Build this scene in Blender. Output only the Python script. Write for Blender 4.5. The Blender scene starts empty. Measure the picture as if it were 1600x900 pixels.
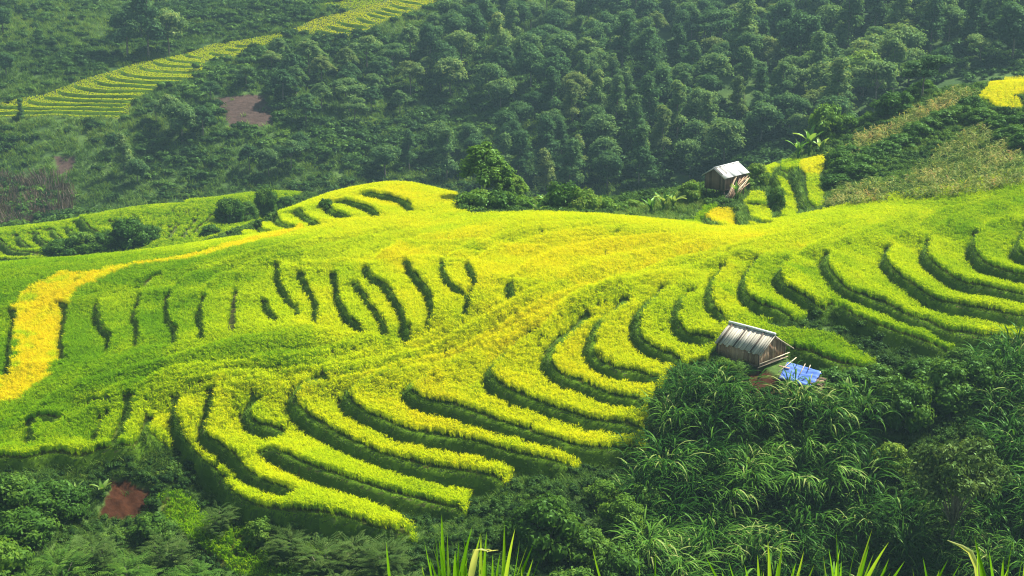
import bpy, math, random
import numpy as np
from mathutils import Vector, Matrix

rng = np.random.default_rng(7)
random.seed(7)
SC = bpy.context.scene
COL = SC.collection
R = math.radians

# ------------------------------------------------------------------ camera, world, sun, exposure
PITCH = R(16.0)
LENS = 50.0
F = 1600 * LENS / 36.0
CAM = np.array([0.0, 0.0, 0.0])
cam_d = bpy.data.cameras.new('camera')
cam_d.lens = LENS
cam_d.sensor_width = 36
cam_d.clip_start = 0.2
cam_d.clip_end = 3000
cam = bpy.data.objects.new('camera', cam_d)
COL.objects.link(cam)
cam.rotation_euler = (math.pi / 2 - PITCH, 0, 0)
SC.camera = cam

SUN_AZ, SUN_EL = R(60), R(54)          # azimuth clockwise from the view direction (+Y), elevation
world = bpy.data.worlds.new('World')
SC.world = world
world.use_nodes = True
wn = world.node_tree
wn.nodes.clear()
sky = wn.nodes.new('ShaderNodeTexSky')
sky.sky_type = 'NISHITA'
sky.sun_disc = False
sky.sun_elevation = SUN_EL
sky.sun_rotation = SUN_AZ
sky.air_density = 1.6
sky.dust_density = 3.0
bg = wn.nodes.new('ShaderNodeBackground')
bg.inputs['Strength'].default_value = 0.066
wo = wn.nodes.new('ShaderNodeOutputWorld')
wn.links.new(sky.outputs[0], bg.inputs[0])
wn.links.new(bg.outputs[0], wo.inputs[0])

sun_d = bpy.data.lights.new('sun', 'SUN')
sun_d.energy = 5.0
sun_d.angle = R(1.5)
sun_d.color = (1.0, 0.95, 0.84)
sun = bpy.data.objects.new('sun', sun_d)
COL.objects.link(sun)
sdir = Vector((math.sin(SUN_AZ) * math.cos(SUN_EL), math.cos(SUN_AZ) * math.cos(SUN_EL), math.sin(SUN_EL)))
sun.rotation_euler = sdir.to_track_quat('Z', 'Y').to_euler()
sun.location = sdir * 300

SC.view_settings.view_transform = 'Standard'
SC.view_settings.look = 'None'
SC.view_settings.exposure = 1.1
SC.view_settings.gamma = 1.0
SC.cycles.max_bounces = 6
SC.cycles.diffuse_bounces = 2
SC.cycles.glossy_bounces = 1
SC.cycles.transmission_bounces = 3
SC.cycles.volume_bounces = 0
SC.cycles.use_denoising = True
SC.cycles.denoising_prefilter = 'NONE'
SC.cycles.filter_width = 1.15

# ------------------------------------------------------------------ helpers
def tag(o, label=None, cat=None, group=None, kind=None):
    if label: o['label'] = label
    if cat: o['category'] = cat
    if group: o['group'] = group
    if kind: o['kind'] = kind
    return o

def link(o, parent=None):
    COL.objects.link(o)
    if parent is not None: o.parent = parent
    return o

def empty(name, loc=(0, 0, 0), rz=0.0, sc=1.0):
    o = bpy.data.objects.new(name, None)
    o.empty_display_size = 0.2
    COL.objects.link(o)
    o.location = loc
    o.rotation_euler = (0, 0, rz)
    o.scale = (sc, sc, sc) if not hasattr(sc, '__len__') else sc
    return o

def make_mesh(name, V, faces, mat=None, smooth=False, fattr=None, vattr=None):
    """faces: list of (n,k) int arrays; fattr: name -> per-face floats; vattr: name -> per-vertex floats or colours"""
    me = bpy.data.meshes.new(name)
    V = np.asarray(V, dtype=np.float32)
    faces = [np.asarray(f, dtype=np.int32) for f in faces if len(f)]
    me.vertices.add(len(V))
    me.vertices.foreach_set('co', V.ravel())
    loops = np.concatenate([f.ravel() for f in faces]) if faces else np.zeros(0, np.int32)
    sizes = np.concatenate([np.full(len(f), f.shape[1], np.int32) for f in faces]) if faces else np.zeros(0, np.int32)
    starts = np.concatenate([[0], np.cumsum(sizes)[:-1]]).astype(np.int32) if len(sizes) else np.zeros(0, np.int32)
    me.loops.add(len(loops))
    me.loops.foreach_set('vertex_index', loops)
    me.polygons.add(len(sizes))
    me.polygons.foreach_set('loop_start', starts)
    if smooth:
        me.polygons.foreach_set('use_smooth', np.ones(len(sizes), bool))
    for k, a in (fattr or {}).items():
        at = me.attributes.new(k, 'FLOAT', 'FACE')
        at.data.foreach_set('value', np.asarray(a, np.float32))
    for k, a in (vattr or {}).items():
        a = np.asarray(a, np.float32)
        if a.ndim == 2:
            at = me.attributes.new(k, 'FLOAT_COLOR', 'POINT')
            if a.shape[1] == 3: a = np.hstack([a, np.ones((len(a), 1), np.float32)])
            at.data.foreach_set('color', a.ravel())
        else:
            at = me.attributes.new(k, 'FLOAT', 'POINT')
            at.data.foreach_set('value', a)
    me.update(calc_edges=True)
    me.validate()
    if mat: me.materials.append(mat)
    return me

def obj(name, me, parent=None, loc=(0, 0, 0), rot=(0, 0, 0), sc=None):
    o = bpy.data.objects.new(name, me)
    o.location = loc
    o.rotation_euler = rot
    if sc is not None: o.scale = (sc, sc, sc) if not hasattr(sc, '__len__') else sc
    return link(o, parent)

class MB:
    """collects boxes, bars and tubes into one mesh"""
    def __init__(s): s.v = []; s.f4 = []; s.f3 = []; s.n = 0
    def add(s, V, q=(), t=()):
        V = np.asarray(V, float)
        s.v.append(V)
        for f in q: s.f4.append([i + s.n for i in f])
        for f in t: s.f3.append([i + s.n for i in f])
        s.n += len(V)
    def box(s, c, size, M=None):
        hx, hy, hz = size[0] / 2, size[1] / 2, size[2] / 2
        P = np.array([[x, y, z] for x in (-hx, hx) for y in (-hy, hy) for z in (-hz, hz)])
        if M is not None: P = P @ np.asarray(M).T
        P = P + np.asarray(c)
        s.add(P, [(0, 1, 3, 2), (4, 6, 7, 5), (0, 4, 5, 1), (2, 3, 7, 6), (0, 2, 6, 4), (1, 5, 7, 3)])
    def bar(s, a, b, w, h=None, up=(0, 0, 1)):
        a, b = np.asarray(a, float), np.asarray(b, float)
        d = b - a; L = np.linalg.norm(d); d /= L
        u = np.asarray(up, float); x = np.cross(d, u)
        if np.linalg.norm(x) < 1e-4: x = np.cross(d, (1, 0, 0))
        x /= np.linalg.norm(x); z = np.cross(x, d)
        s.box((a + b) / 2, (w, L, h or w), np.stack([x, d, z], 1))
    def tube(s, pts, rad, n=6):
        pts = np.asarray(pts, float); m = len(pts)
        rad = np.broadcast_to(np.asarray(rad, float), (m,))
        V = []
        for i in range(m):
            d = pts[min(i + 1, m - 1)] - pts[max(i - 1, 0)]
            d = d / (np.linalg.norm(d) + 1e-9)
            x = np.cross(d, (0.3, 0.9, 0.1)); x /= np.linalg.norm(x)
            y = np.cross(d, x)
            for k in range(n):
                a = 2 * math.pi * k / n
                V.append(pts[i] + rad[i] * (math.cos(a) * x + math.sin(a) * y))
        q = [(i * n + k, i * n + (k + 1) % n, (i + 1) * n + (k + 1) % n, (i + 1) * n + k) for i in range(m - 1) for k in range(n)]
        V += [pts[0], pts[-1]]
        t = [(m * n, (k + 1) % n, k) for k in range(n)] + [(m * n + 1, (m - 1) * n + k, (m - 1) * n + (k + 1) % n) for k in range(n)]
        s.add(V, q, t)
    def mesh(s, name, mat, smooth=False):
        return make_mesh(name, np.concatenate(s.v), [np.array(s.f4, np.int32).reshape(-1, 4), np.array(s.f3, np.int32).reshape(-1, 3)], mat, smooth)
    def build(s, name, mat, parent=None, smooth=False, **k):
        return obj(name, s.mesh(name, mat, smooth), parent, **k)

def vnoise(x, y, seed=0):
    """smooth value noise on a lattice, about -1..1"""
    x = np.asarray(x, float); y = np.asarray(y, float)
    xi = np.floor(x).astype(np.int64); yi = np.floor(y).astype(np.int64)
    fx = x - xi; fy = y - yi
    fx = fx * fx * (3 - 2 * fx); fy = fy * fy * (3 - 2 * fy)
    def h(a, b):
        n = (a * 374761393 + b * 668265263 + seed * 974711) & 0xffffffff
        n = ((n ^ (n >> 13)) * 1274126177) & 0xffffffff
        n = n ^ (n >> 16)
        return (n & 0xffff) / 32767.5 - 1.0
    return (h(xi, yi) * (1 - fx) + h(xi + 1, yi) * fx) * (1 - fy) + (h(xi, yi + 1) * (1 - fx) + h(xi + 1, yi + 1) * fx) * fy

def fbm(x, y, seed=0, o=4):
    s = 0; a = 1.0; t = 0
    for k in range(o):
        s = s + a * vnoise(x * 2 ** k, y * 2 ** k, seed + 17 * k); t += a; a *= 0.5
    return s / t

def ray(px, py):
    cx = (np.asarray(px, float) - 800) / F; cy = (450 - np.asarray(py, float)) / F
    cp, sp = math.cos(PITCH), math.sin(PITCH)
    return np.stack([cx, cp + cy * sp, -sp + cy * cp], -1)

def at_depth(px, py, Y):
    d = ray(px, py)
    return d * (np.asarray(Y, float) / d[..., 1])[..., None]

def inpoly(P, poly):
    x, y = P[:, 0], P[:, 1]
    inside = np.zeros(len(P), bool)
    n = len(poly); j = n - 1
    for i in range(n):
        xi, yi = poly[i]; xj, yj = poly[j]
        if yi != yj:
            c = ((yi > y) != (yj > y)) & (x < (xj - xi) * (y - yi) / (yj - yi) + xi)
            inside ^= c
        j = i
    return inside

def line_sd(P, L):
    """signed distance to a polyline (left of travel is positive) and arc position along it"""
    L = np.asarray(L, float)
    best = np.full(len(P), 1e9); sg = np.zeros(len(P)); arc = np.zeros(len(P)); acc = 0.0
    for a, b in zip(L[:-1], L[1:]):
        d = b - a; l = np.linalg.norm(d)
        if l < 1e-6: continue
        d = d / l; w = P - a
        t = np.clip(w @ d, 0, l)
        q = w - t[:, None] * d
        ds = np.hypot(q[:, 0], q[:, 1])
        m = ds < best
        best[m] = ds[m]; arc[m] = acc + t[m]
        sg[m] = np.sign(d[0] * w[m, 1] - d[1] * w[m, 0])
        acc += l
    return best * np.where(sg == 0, 1, sg), arc, acc

def smooth_line(L, step):
    """Catmull-Rom resampling of a polyline"""
    L = np.asarray(L, float)
    if len(L) < 3:
        P = L
    else:
        Q = np.vstack([2 * L[0] - L[1], L, 2 * L[-1] - L[-2]])
        out = []
        for i in range(1, len(Q) - 2):
            p0, p1, p2, p3 = Q[i - 1], Q[i], Q[i + 1], Q[i + 2]
            for t in np.linspace(0, 1, 8, endpoint=False):
                out.append(0.5 * (2 * p1 + (p2 - p0) * t + (2 * p0 - 5 * p1 + 4 * p2 - p3) * t * t + (3 * p1 - p0 - 3 * p2 + p3) * t ** 3))
        P = np.array(out + [L[-1]])
    s = np.concatenate([[0], np.cumsum(np.linalg.norm(np.diff(P, axis=0), axis=1))])
    n = max(3, int(s[-1] / step) + 1)
    u = np.linspace(0, s[-1], n)
    return np.stack([np.interp(u, s, P[:, k]) for k in range(P.shape[1])], 1)
# ------------------------------------------------------------------ the lie of the land: seen points (pixel column, pixel row, metres ahead)
SEEN = [
 # main spur
 (700,790,97),(640,838,91.5),(480,815,93),(372,788,97),(270,690,106),(0,720,103),(130,720,103),(0,600,118),(-80,560,122),(0,500,135),(0,415,152),(-80,430,150),
 (13,483,137),(150,590,116),(150,500,133),(150,400,156),(300,590,113),(300,480,131),(300,382,159),(448,628,109.5),(420,560,115),(450,470,129),(450,400,142),
 (530,620,109.5),(630,608,109),(640,535,117),(500,570,113.5),(720,560,114),(600,480,124),(600,410,134),(700,650,105.5),(728,797,95),(795,750,98),(916,708,101),(1004,670,104),
 (800,450,124),(760,580,110.5),(850,560,112),(1000,450,123.5),(1000,560,112),(1000,400,134),(850,345,149),(1000,345,148),(700,380,142),(800,390,138),
 (1130,361,148),(1190,357,149),(1060,352,149),(1100,420,131),(1180,480,119),(1180,560,111),(1300,370,138),(1300,440,124.5),(1300,337,150),(1300,480,119.5),(1366,577,112),(1290,568,111.5),
 (1590,540,118),(1590,490,121.5),(1590,430,127),(1590,360,138),(1600,300,155),(1450,540,116.5),(1450,470,122.5),(1450,400,133),(1450,320,156),(1700,540,120),(1700,420,130),(1700,290,158),
 (1064,560,112),(1036,592,109),
 # knoll
 (630,283,180),(600,350,156),(420,357,166),(480,315,180),(690,300,176),(560,320,169),(500,345,162),
 # far mound on the left
 (0,408,196),(0,358,216),(200,325,224),(200,380,205),(400,300,238),(400,340,220),(300,350,214),(100,345,220),(-80,370,216),(460,298,240),(320,312,229),
 # plots and upper slope on the right
 (1130,300,178),(1130,338,166),(1200,328,165),(1270,248,193),(1230,285,180),(1270,325,164),(1200,265,188),(1330,305,163),(1330,205,204),(1500,250,176),(1590,285,159.5),(1590,180,190),(1590,128,208),(1440,145,214),(1400,230,188),(1700,120,205),(1700,250,165),
 (1020,312,174),(1080,298,176),(980,328,168),
 # foreground scrub and cane bank
 (1100,600,106.5),(1300,610,107),(1300,750,99),(1300,880,93),(1000,880,88.5),(1000,740,98),(800,880,86),(860,800,93),(1590,600,109),(1590,740,98),(1590,880,89),(1130,750,98),(1700,700,102),
 (190,705,103.3),(190,800,99),(300,800,99.5),(420,870,92.5),(560,880,90.5),(60,760,98.5),(60,850,91),(-80,800,95),
 # the forest side of the valley
 (0,350,268),(0,185,308),(0,0,392),(200,185,309),(300,280,283),(300,100,347),(300,0,402),(100,270,288),(-80,200,305),
 (680,0,398),(560,30,378),(560,150,334),(560,265,289),(430,150,326),(430,60,366),(700,200,326),(700,285,292),
 (880,230,299),(880,80,368),(800,150,330),(960,160,318),(1060,100,352),(1100,20,400),(1250,20,372),(1200,100,330),(1250,225,281),(1000,285,276),(1350,110,318),(1500,80,308),(1500,0,350),(1600,0,346),(1600,90,300),(1700,60,305),(900,0,410),
]
# points out of sight: (pixel column, metres ahead, height)
HIDDEN = [
 (0,172,-46.5),(150,176,-48.5),(300,184,-48.5),(400,196,-47),(550,208,-46),(640,208,-45),(-80,172,-46),(750,190,-43.5),(860,190,-43),(1000,205,-47),
 (0,245,-62),(200,252,-62),(400,264,-62),(480,266,-62),(-80,245,-62),
 (640,250,-61),(800,240,-61),(900,236,-59),(1000,238,-57),(1100,235,-54),(1200,238,-50),(1300,243,-47),(1450,252,-43),(1590,256,-40),(1700,256,-38),
 (-80,3,-2.4),(800,3,-2.4),(1700,3,-2.4),(-80,10,-7.2),(800,10,-7.2),(1700,10,-7.2),(-80,25,-19),(800,25,-19),(1700,25,-19),
 (0,45,-33),(800,45,-33),(1600,45,-33),(-80,62,-43),(400,62,-43),(800,62,-43),(1200,62,-43),(1700,62,-43),
 (0,78,-47.5),(300,78,-48),(600,76,-48),(900,75,-48),(1300,78,-50),(1590,76,-50),(1700,76,-50),
 (-80,470,-12),(400,480,-12),(800,480,-12),(1200,470,-10),(1700,450,-8),(-80,640,30),(800,640,30),(1700,640,30),(-80,900,70),(800,900,70),(1700,900,70),
]
def av(x, y):
    th = np.arctan2(x, y); r = np.hypot(x, y)
    return np.stack([th * 150, 150 * np.log(r / 100)], -1)
_pts = [tuple(at_depth(a, b, c)) for a, b, c in SEEN]
_pts += [((a - 800) / F * c * 1.02, c, z) for a, c, z in HIDDEN]
_pts = np.array(_pts)
_C = av(_pts[:, 0], _pts[:, 1])
def _tps(d): return np.where(d > 1e-9, d * d * np.log(d + 1e-12), 0.0)
def _fit():
    n = len(_C)
    K = _tps(np.linalg.norm(_C[:, None] - _C[None], axis=2)) + np.eye(n) * 4.0
    Pm = np.hstack([np.ones((n, 1)), _C])
    A = np.block([[K, Pm], [Pm.T, np.zeros((3, 3))]])
    return np.linalg.solve(A, np.concatenate([_pts[:, 2], np.zeros(3)]))
_W = _fit()
def tps_eval(Q):
    out = np.empty(len(Q))
    for i in range(0, len(Q), 20000):
        q = Q[i:i + 20000]
        d2 = ((q[:, None] - _C[None]) ** 2).sum(2)
        out[i:i + 20000] = (0.5 * d2 * np.log(d2 + 1e-12)) @ _W[:-3] + _W[-3] + q @ _W[-2:]
    return out

# polar grid round the viewpoint: one sheet of ground, finest where the terraces are
_th = np.arange(-0.40, 0.4001, 0.0018)
_side = 0.40 + np.cumsum(np.geomspace(0.003, 0.30, 34))
_side = _side[_side < math.pi - 0.05]
TH = np.concatenate([-_side[::-1], _th, _side])
RR = np.concatenate([np.geomspace(1.5, 60, 70, endpoint=False), np.arange(60, 88, 0.6), np.arange(88, 166, 0.22), np.arange(166, 242, 0.5),
                     np.arange(242, 284, 1.8), np.arange(284, 296, 1.0), np.arange(296, 348, 0.3), np.arange(348, 364, 0.7), np.arange(364, 404, 0.36), np.arange(404, 412, 1), np.geomspace(412, 950, 40)])
NR, NT = len(RR), len(TH)
GX = RR[:, None] * np.sin(TH)[None]
GY = RR[:, None] * np.cos(TH)[None]
def base_height():
    ta = np.concatenate([np.linspace(-0.5, 0.5, 240)])
    ra = np.geomspace(1.5, 950, 420)
    T, Rr = np.meshgrid(ta, ra)
    Q = np.stack([T.ravel() * 150, 150 * np.log(Rr.ravel() / 100)], 1)
    S = tps_eval(Q).reshape(T.shape)
    tc = np.clip(TH, -0.5, 0.5)
    fi = np.interp(tc, ta, np.arange(len(ta))); ri = np.interp(np.log(RR), np.log(ra), np.arange(len(ra)))
    i0 = np.clip(ri.astype(int), 0, len(ra) - 2); j0 = np.clip(fi.astype(int), 0, len(ta) - 2)
    a = (ri - i0)[:, None]; b = (fi - j0)[None]
    H = (S[i0][:, j0] * (1 - a) * (1 - b) + S[i0 + 1][:, j0] * a * (1 - b) + S[i0][:, j0 + 1] * (1 - a) * b + S[i0 + 1][:, j0 + 1] * a * b)
    # beyond the frame the sides run into one common hillside behind the viewpoint
    w = np.clip((np.abs(TH) - 0.55) / 1.0, 0, 1); w = (w * w * (3 - 2 * w))[None]
    common = (-2.2 - 38 * (1 - np.exp(-RR / 60.0)) + 0.06 * RR)[:, None]
    back = np.clip((np.abs(TH) - 1.6) / 1.0, 0, 1)[None]
    common = common * (1 - back) + back * (-2.2 + 0.12 * RR[:, None])
    return H * (1 - w) + common * w
H = base_height()
_fw = np.clip((RR - 255) / 30, 0, 1)[:, None]
H += _fw * (fbm(GX / 40, GY / 40, 5, 4) * 2.6)
def gsample(A, x, y):
    t = np.arctan2(x, y); r = np.hypot(x, y)
    fi = np.interp(t, TH, np.arange(NT)); ri = np.interp(r, RR, np.arange(NR))
    i0 = np.clip(ri.astype(int), 0, NR - 2); j0 = np.clip(fi.astype(int), 0, NT - 2)
    a = ri - i0; b = fi - j0
    return A[i0, j0] * (1 - a) * (1 - b) + A[i0 + 1, j0] * a * (1 - b) + A[i0, j0 + 1] * (1 - a) * b + A[i0 + 1, j0 + 1] * a * b
def on_ground(px, py, A=None, y0=60.0, y1=900.0):
    """the first ground point a sight line meets beyond y0 metres"""
    A = H if A is None else A
    d = ray(px, py); d = d / d[1]
    Y = np.concatenate([np.arange(y0, min(y1, 420), 0.2), np.arange(max(420, y0), max(y1, 421), 1.0)])
    g = gsample(A, d[0] * Y, Y)
    below = np.nonzero(d[2] * Y <= g)[0]
    k = below[0] if len(below) else len(Y) - 1
    y = Y[k]
    return np.array([d[0] * y, y, g[k]])
BASE = H.copy()
def on_base(L, y0=60.0):
    return np.array([on_ground(p[0], p[1], BASE, y0)[:2] if len(p) == 2 else at_depth(p[0], p[1], p[2])[:2] for p in L])

# terrace banks, traced on the ground (uphill on the left of travel): seen width of the bank in px, reach in m, y0, points
BANKS = []
def bank(w, reach, pts, y0=60.0, soil=0.0, lip=0.32, flow=False):
    BANKS.append(dict(w=w, reach=reach, px=pts, y0=y0, soil=soil, lip=lip, flow=flow, half=0.30))
def edge(*pts, w=7):            # a terrace edge overgrown by the rice: only a small step
    bank(w, 2.6, list(pts), flow=True)
# left flank
bank(8,4,[(14,478),(21,495),(17,512),(14,530),(10,577),(6,592)],soil=.6)
bank(5,4,[(88,466),(99,481),(97,510),(94,533),(97,556),(94,566)],soil=.6)
bank(9,4,[(158,466),(152,473),(149,493),(157,513),(169,525),(167,540),(162,556)],soil=.6)
bank(5,4,[(219,455),(214,477),(207,497),(212,517),(211,540),(207,546)],soil=.4)
bank(5,4,[(266,455),(258,483),(263,507),(271,515),(267,537),(264,542)],soil=.3)
bank(5,4,[(318,458),(310,490),(313,513),(313,533)],soil=.2)
bank(3,3,[(370,448),(363,480),(362,520)],soil=.5)
bank(4,3,[(408,460),(420,487),(431,505)])
bank(4,3,[(424,411),(433,418),(430,430),(437,447),(447,467),(462,482),(463,494)])
bank(5,3.4,[(466,424),(470,432),(477,450),(490,467),(491,490),(489,506)])
bank(9,3.4,[(520,420),(523,447),(526,470),(540,495),(556,508),(565,522)])
bank(6,3.4,[(551,434),(566,462),(580,483),(598,508),(598,527)])
bank(9,3.6,[(568,410),(578,437),(598,448),(613,470),(627,493),(630,513),(634,530),(645,533)])
bank(10,3.6,[(630,402),(643,430),(660,447),(671,470),(670,493),(662,514)])
bank(6,3.4,[(691,404),(691,427),(700,443),(716,455),(731,461)])
bank(6,3.4,[(727,408),(733,427),(741,443),(733,457),(729,473),(722,498)])
bank(6,2.5,[(797,436),(793,453),(795,466)])
bank(3,2.5,[(203,446),(222,446),(240,430),(262,424)],soil=.2)
# near flank: long crescents
bank(7,3.2,[(1090,440),(1062,465),(1053,490),(1057,515),(1070,527),(1100,532),(1128,530)])
bank(10,3.2,[(1045,440),(1000,480),(990,507),(992,527),(1012,545),(1048,560),(1075,566)])
bank(10,3.2,[(985,455),(935,500),(917,540),(919,560),(930,572),(960,584),(1000,589),(1038,596)])
bank(10,3.2,[(925,480),(870,530),(853,553),(853,572),(870,594),(904,604),(940,618),(972,626),(1014,633)])
bank(10,3.2,[(850,500),(790,550),(762,575),(762,598),(780,614),(820,632),(864,646),(912,660),(960,668),(1010,671)])
bank(11,3.4,[(760,540),(690,575),(640,600),(630,610),(636,624),(660,636),(704,648),(760,666),(820,684),(872,698),(932,706),(1008,700)])
bank(15,3.6,[(640,570),(580,590),(548,608),(534,622),(536,634),(550,646),(580,660),(628,680),(680,688),(728,698),(768,708),(800,716),(860,724),(904,724)])
bank(17,3.6,[(520,585),(470,605),(450,624),(454,638),(462,648),(488,664),(532,688),(580,712),(640,731),(680,741),(720,746),(760,750),(797,752)])
bank(12,3,[(405,610),(388,630),(380,652),(390,668),(412,669),(455,668)])
bank(18,3.6,[(402,700),(418,712),(432,720),(480,740),(560,764),(640,785),(680,794),(732,799)],soil=.3)
bank(12,3.4,[(336,600),(325,630),(322,652),(315,676),(316,692),(340,714),(372,738),(400,758),(436,770),(474,766)])
bank(22,3.8,[(278,610),(271,636),(268,658),(280,684),(302,712),(332,742),(354,770),(376,790),(412,804),(480,817),(560,830),(650,840)])
bank(8,3,[(203,612),(196,640),(190,662),(184,676),(180,700)])
bank(11,3,[(172,632),(157,655),(148,672),(140,700)])
bank(10,3,[(240,640),(230,656),(222,684),(219,708)])
bank(10,3,[(53,648),(46,660),(42,680),(42,702)])
bank(4,2.5,[(52,652),(70,657),(105,655)])
bank(3,2.5,[(132,620),(150,624),(176,622)])
bank(11,3.5,[(-40,726),(0,723),(40,722),(80,715),(120,722),(160,707),(176,706),(215,702),(226,690),(272,686)],lip=.2)
# right flank
bank(7,3,[(1135,405),(1109,437),(1104,467),(1109,483),(1126,500),(1136,510)])
bank(9,3,[(1190,395),(1163,425),(1156,443),(1159,463),(1173,477),(1199,487),(1248,494)])
bank(11,3,[(1237,398),(1223,413),(1211,430),(1216,447),(1239,462),(1266,474),(1300,478)])
bank(10,3,[(1296,392),(1284,407),(1288,423),(1303,443),(1319,457),(1349,470),(1383,483),(1416,500),(1449,510),(1490,526),(1600,540),(1680,548)])
bank(14,3.2,[(1298,462),(1306,482),(1333,499),(1366,512),(1416,529),(1456,541),(1492,540)])
bank(14,3.2,[(1225,540),(1260,557),(1290,570),(1320,578),(1370,579)])
bank(11,3,[(1390,378),(1383,392),(1379,410),(1393,430),(1416,447),(1439,463),(1466,477),(1496,483),(1549,493),(1600,504),(1680,515)])
bank(11,3,[(1452,368),(1449,377),(1439,393),(1449,413),(1466,427),(1486,440),(1510,450),(1549,455),(1600,464),(1680,474)])
bank(11,3,[(1530,355),(1523,367),(1513,380),(1519,400),(1533,417),(1566,429),(1600,438),(1680,448)])
bank(13,3,[(1605,348),(1596,360),(1588,377),(1583,390),(1600,405),(1660,415)])
bank(3,2.5,[(1468,331),(1448,342),(1424,354)])
bank(2,2.5,[(1432,331),(1400,338),(1374,342)])
# overgrown edges flowing along the ridge
edge((1200,398),(1080,424),(980,441),(900,470),(850,506),(800,546),(768,572))
edge((1180,385),(1100,408),(1000,430),(930,452),(880,478),(845,520),(838,545))
edge((1010,419),(930,440),(860,474),(790,514),(720,553),(645,574),(566,600))
edge((950,428),(880,449),(810,489),(740,529),(660,559),(560,585),(482,606))
edge((970,436),(900,461),(830,501),(760,545),(700,575),(648,600))
edge((860,440),(800,470),(730,510),(650,548),(560,572),(470,590),(400,611))
edge((720,490),(660,525),(580,558),(500,575),(420,588),(343,602))
edge((600,540),(520,560),(430,577),(350,585),(290,602))
edge((540,540),(440,556),(350,566),(270,582),(205,612))
edge((420,520),(350,535),(280,555),(190,580),(100,612),(30,646), w=4)
edge((470,396),(400,412),(338,432),(320,456), w=4)
edge((330,420),(290,435),(268,454))
edge((560,400),(500,412),(440,412))
edge((866,347),(786,367),(720,390),(690,406))
edge((1066,368),(950,377),(886,390),(830,410),(800,434))
edge((1000,354),(900,362),(800,384),(738,408))
edge((1130,372),(1040,388),(950,405),(880,425))
edge((660,350),(580,362),(480,378),(400,396),(330,418))
edge((700,362),(640,378),(600,398),(572,410))
edge((1290,352),(1200,372),(1110,392),(1040,408),(985,430))
edge((1330,350),(1290,372),(1255,392),(1240,400))
edge((1600,322),(1500,330),(1420,338),(1380,350),(1300,385))
edge((1600,338),(1560,345),(1532,356))
edge((1550,318),(1490,325),(1440,338))
edge((760,372),(680,380),(610,388),(575,408))
edge((820,376),(740,384),(665,390),(634,400))
edge((880,384),(790,392),(720,398),(694,404))
edge((660,358),(580,372),(520,388),(478,398),(466,422))
edge((560,372),(500,386),(440,400),(420,410))
edge((480,388),(420,402),(380,424),(370,446))
edge((645,533),(600,552),(540,566),(470,574))
edge((598,528),(560,545),(500,556),(430,562))
edge((565,522),(520,537),(450,546),(380,552))
edge((1240,420),(1160,440),(1110,452),(1075,470))
edge((1520,322),(1440,345),(1392,374))
edge((1600,312),(1500,338),(1452,366))
edge((250,640),(300,600),(340,590))
edge((150,590),(90,620),(20,665))
edge((300,570),(200,600),(150,625),(110,655))
# knoll
bank(5,3,[(563,299),(570,304),(593,308),(616,312),(634,319),(641,333)],140)
bank(5,3,[(520,313),(530,315),(560,322),(580,330),(586,340)],140)
bank(6,3,[(508,322),(516,331),(533,337),(548,341)],140)
bank(5,3,[(460,328),(464,333),(477,344),(496,354)],140)
bank(5,3,[(427,334),(429,341),(437,352),(460,358)],140)
bank(5,3,[(398,350),(403,357),(420,364)],140)
bank(5,2.5,[(368,361),(374,369)],140)
# far mound on the left
bank(9,4,[(-30,368),(0,378),(20,392),(43,397),(66,400)],185,.3)
bank(8,4,[(26,362),(27,372),(31,380),(43,386),(60,388)],185,.3)
bank(8,4,[(52,357),(57,372),(70,382),(90,380)],185,.3)
bank(7,4,[(77,352),(83,366),(100,377)],185,.2)
bank(6,4,[(101,348),(107,362),(125,369)],185,.2)
bank(10,4,[(116,342),(130,357),(147,367),(166,374)],185)
bank(6,4,[(193,341),(187,359)],185)
bank(6,4,[(221,340),(213,355),(236,364)],185)
bank(8,4,[(-20,402),(0,404),(27,408),(56,413)],185,.4)
bank(3,4,[(285,345),(270,357),(262,375)],185)
bank(3,4,[(310,338),(296,352),(282,372)],185)
bank(3,4,[(335,330),(320,345),(300,367)],185)
bank(2,4,[(330,308),(280,318),(200,330),(180,338)],185)
bank(2,4,[(440,300),(380,306),(330,318),(250,330)],185)
# plots by the upper hut
bank(9,1.6,[(1149,318),(1152,330),(1158,348),(1180,356)],152)
bank(6,1.6,[(1098,336),(1118,352),(1135,360)],152)
bank(9,1.6,[(1236,262),(1243,285),(1252,310),(1262,328)],152)
bank(5,1.4,[(1212,262),(1208,275),(1216,300),(1222,330)],152)
bank(6,1.5,[(1170,340),(1180,347),(1206,350)],152)
bank(4,1.3,[(1160,318),(1172,318),(1200,320)],152)
bank(4,1.3,[(1205,303),(1222,304),(1242,300)],152)
bank(4,1.3,[(1186,280),(1203,279),(1220,268),(1240,270)],152)
bank(6,1.8,[(1528,152),(1545,168),(1568,177),(1592,177),(1600,165)],170)
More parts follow.
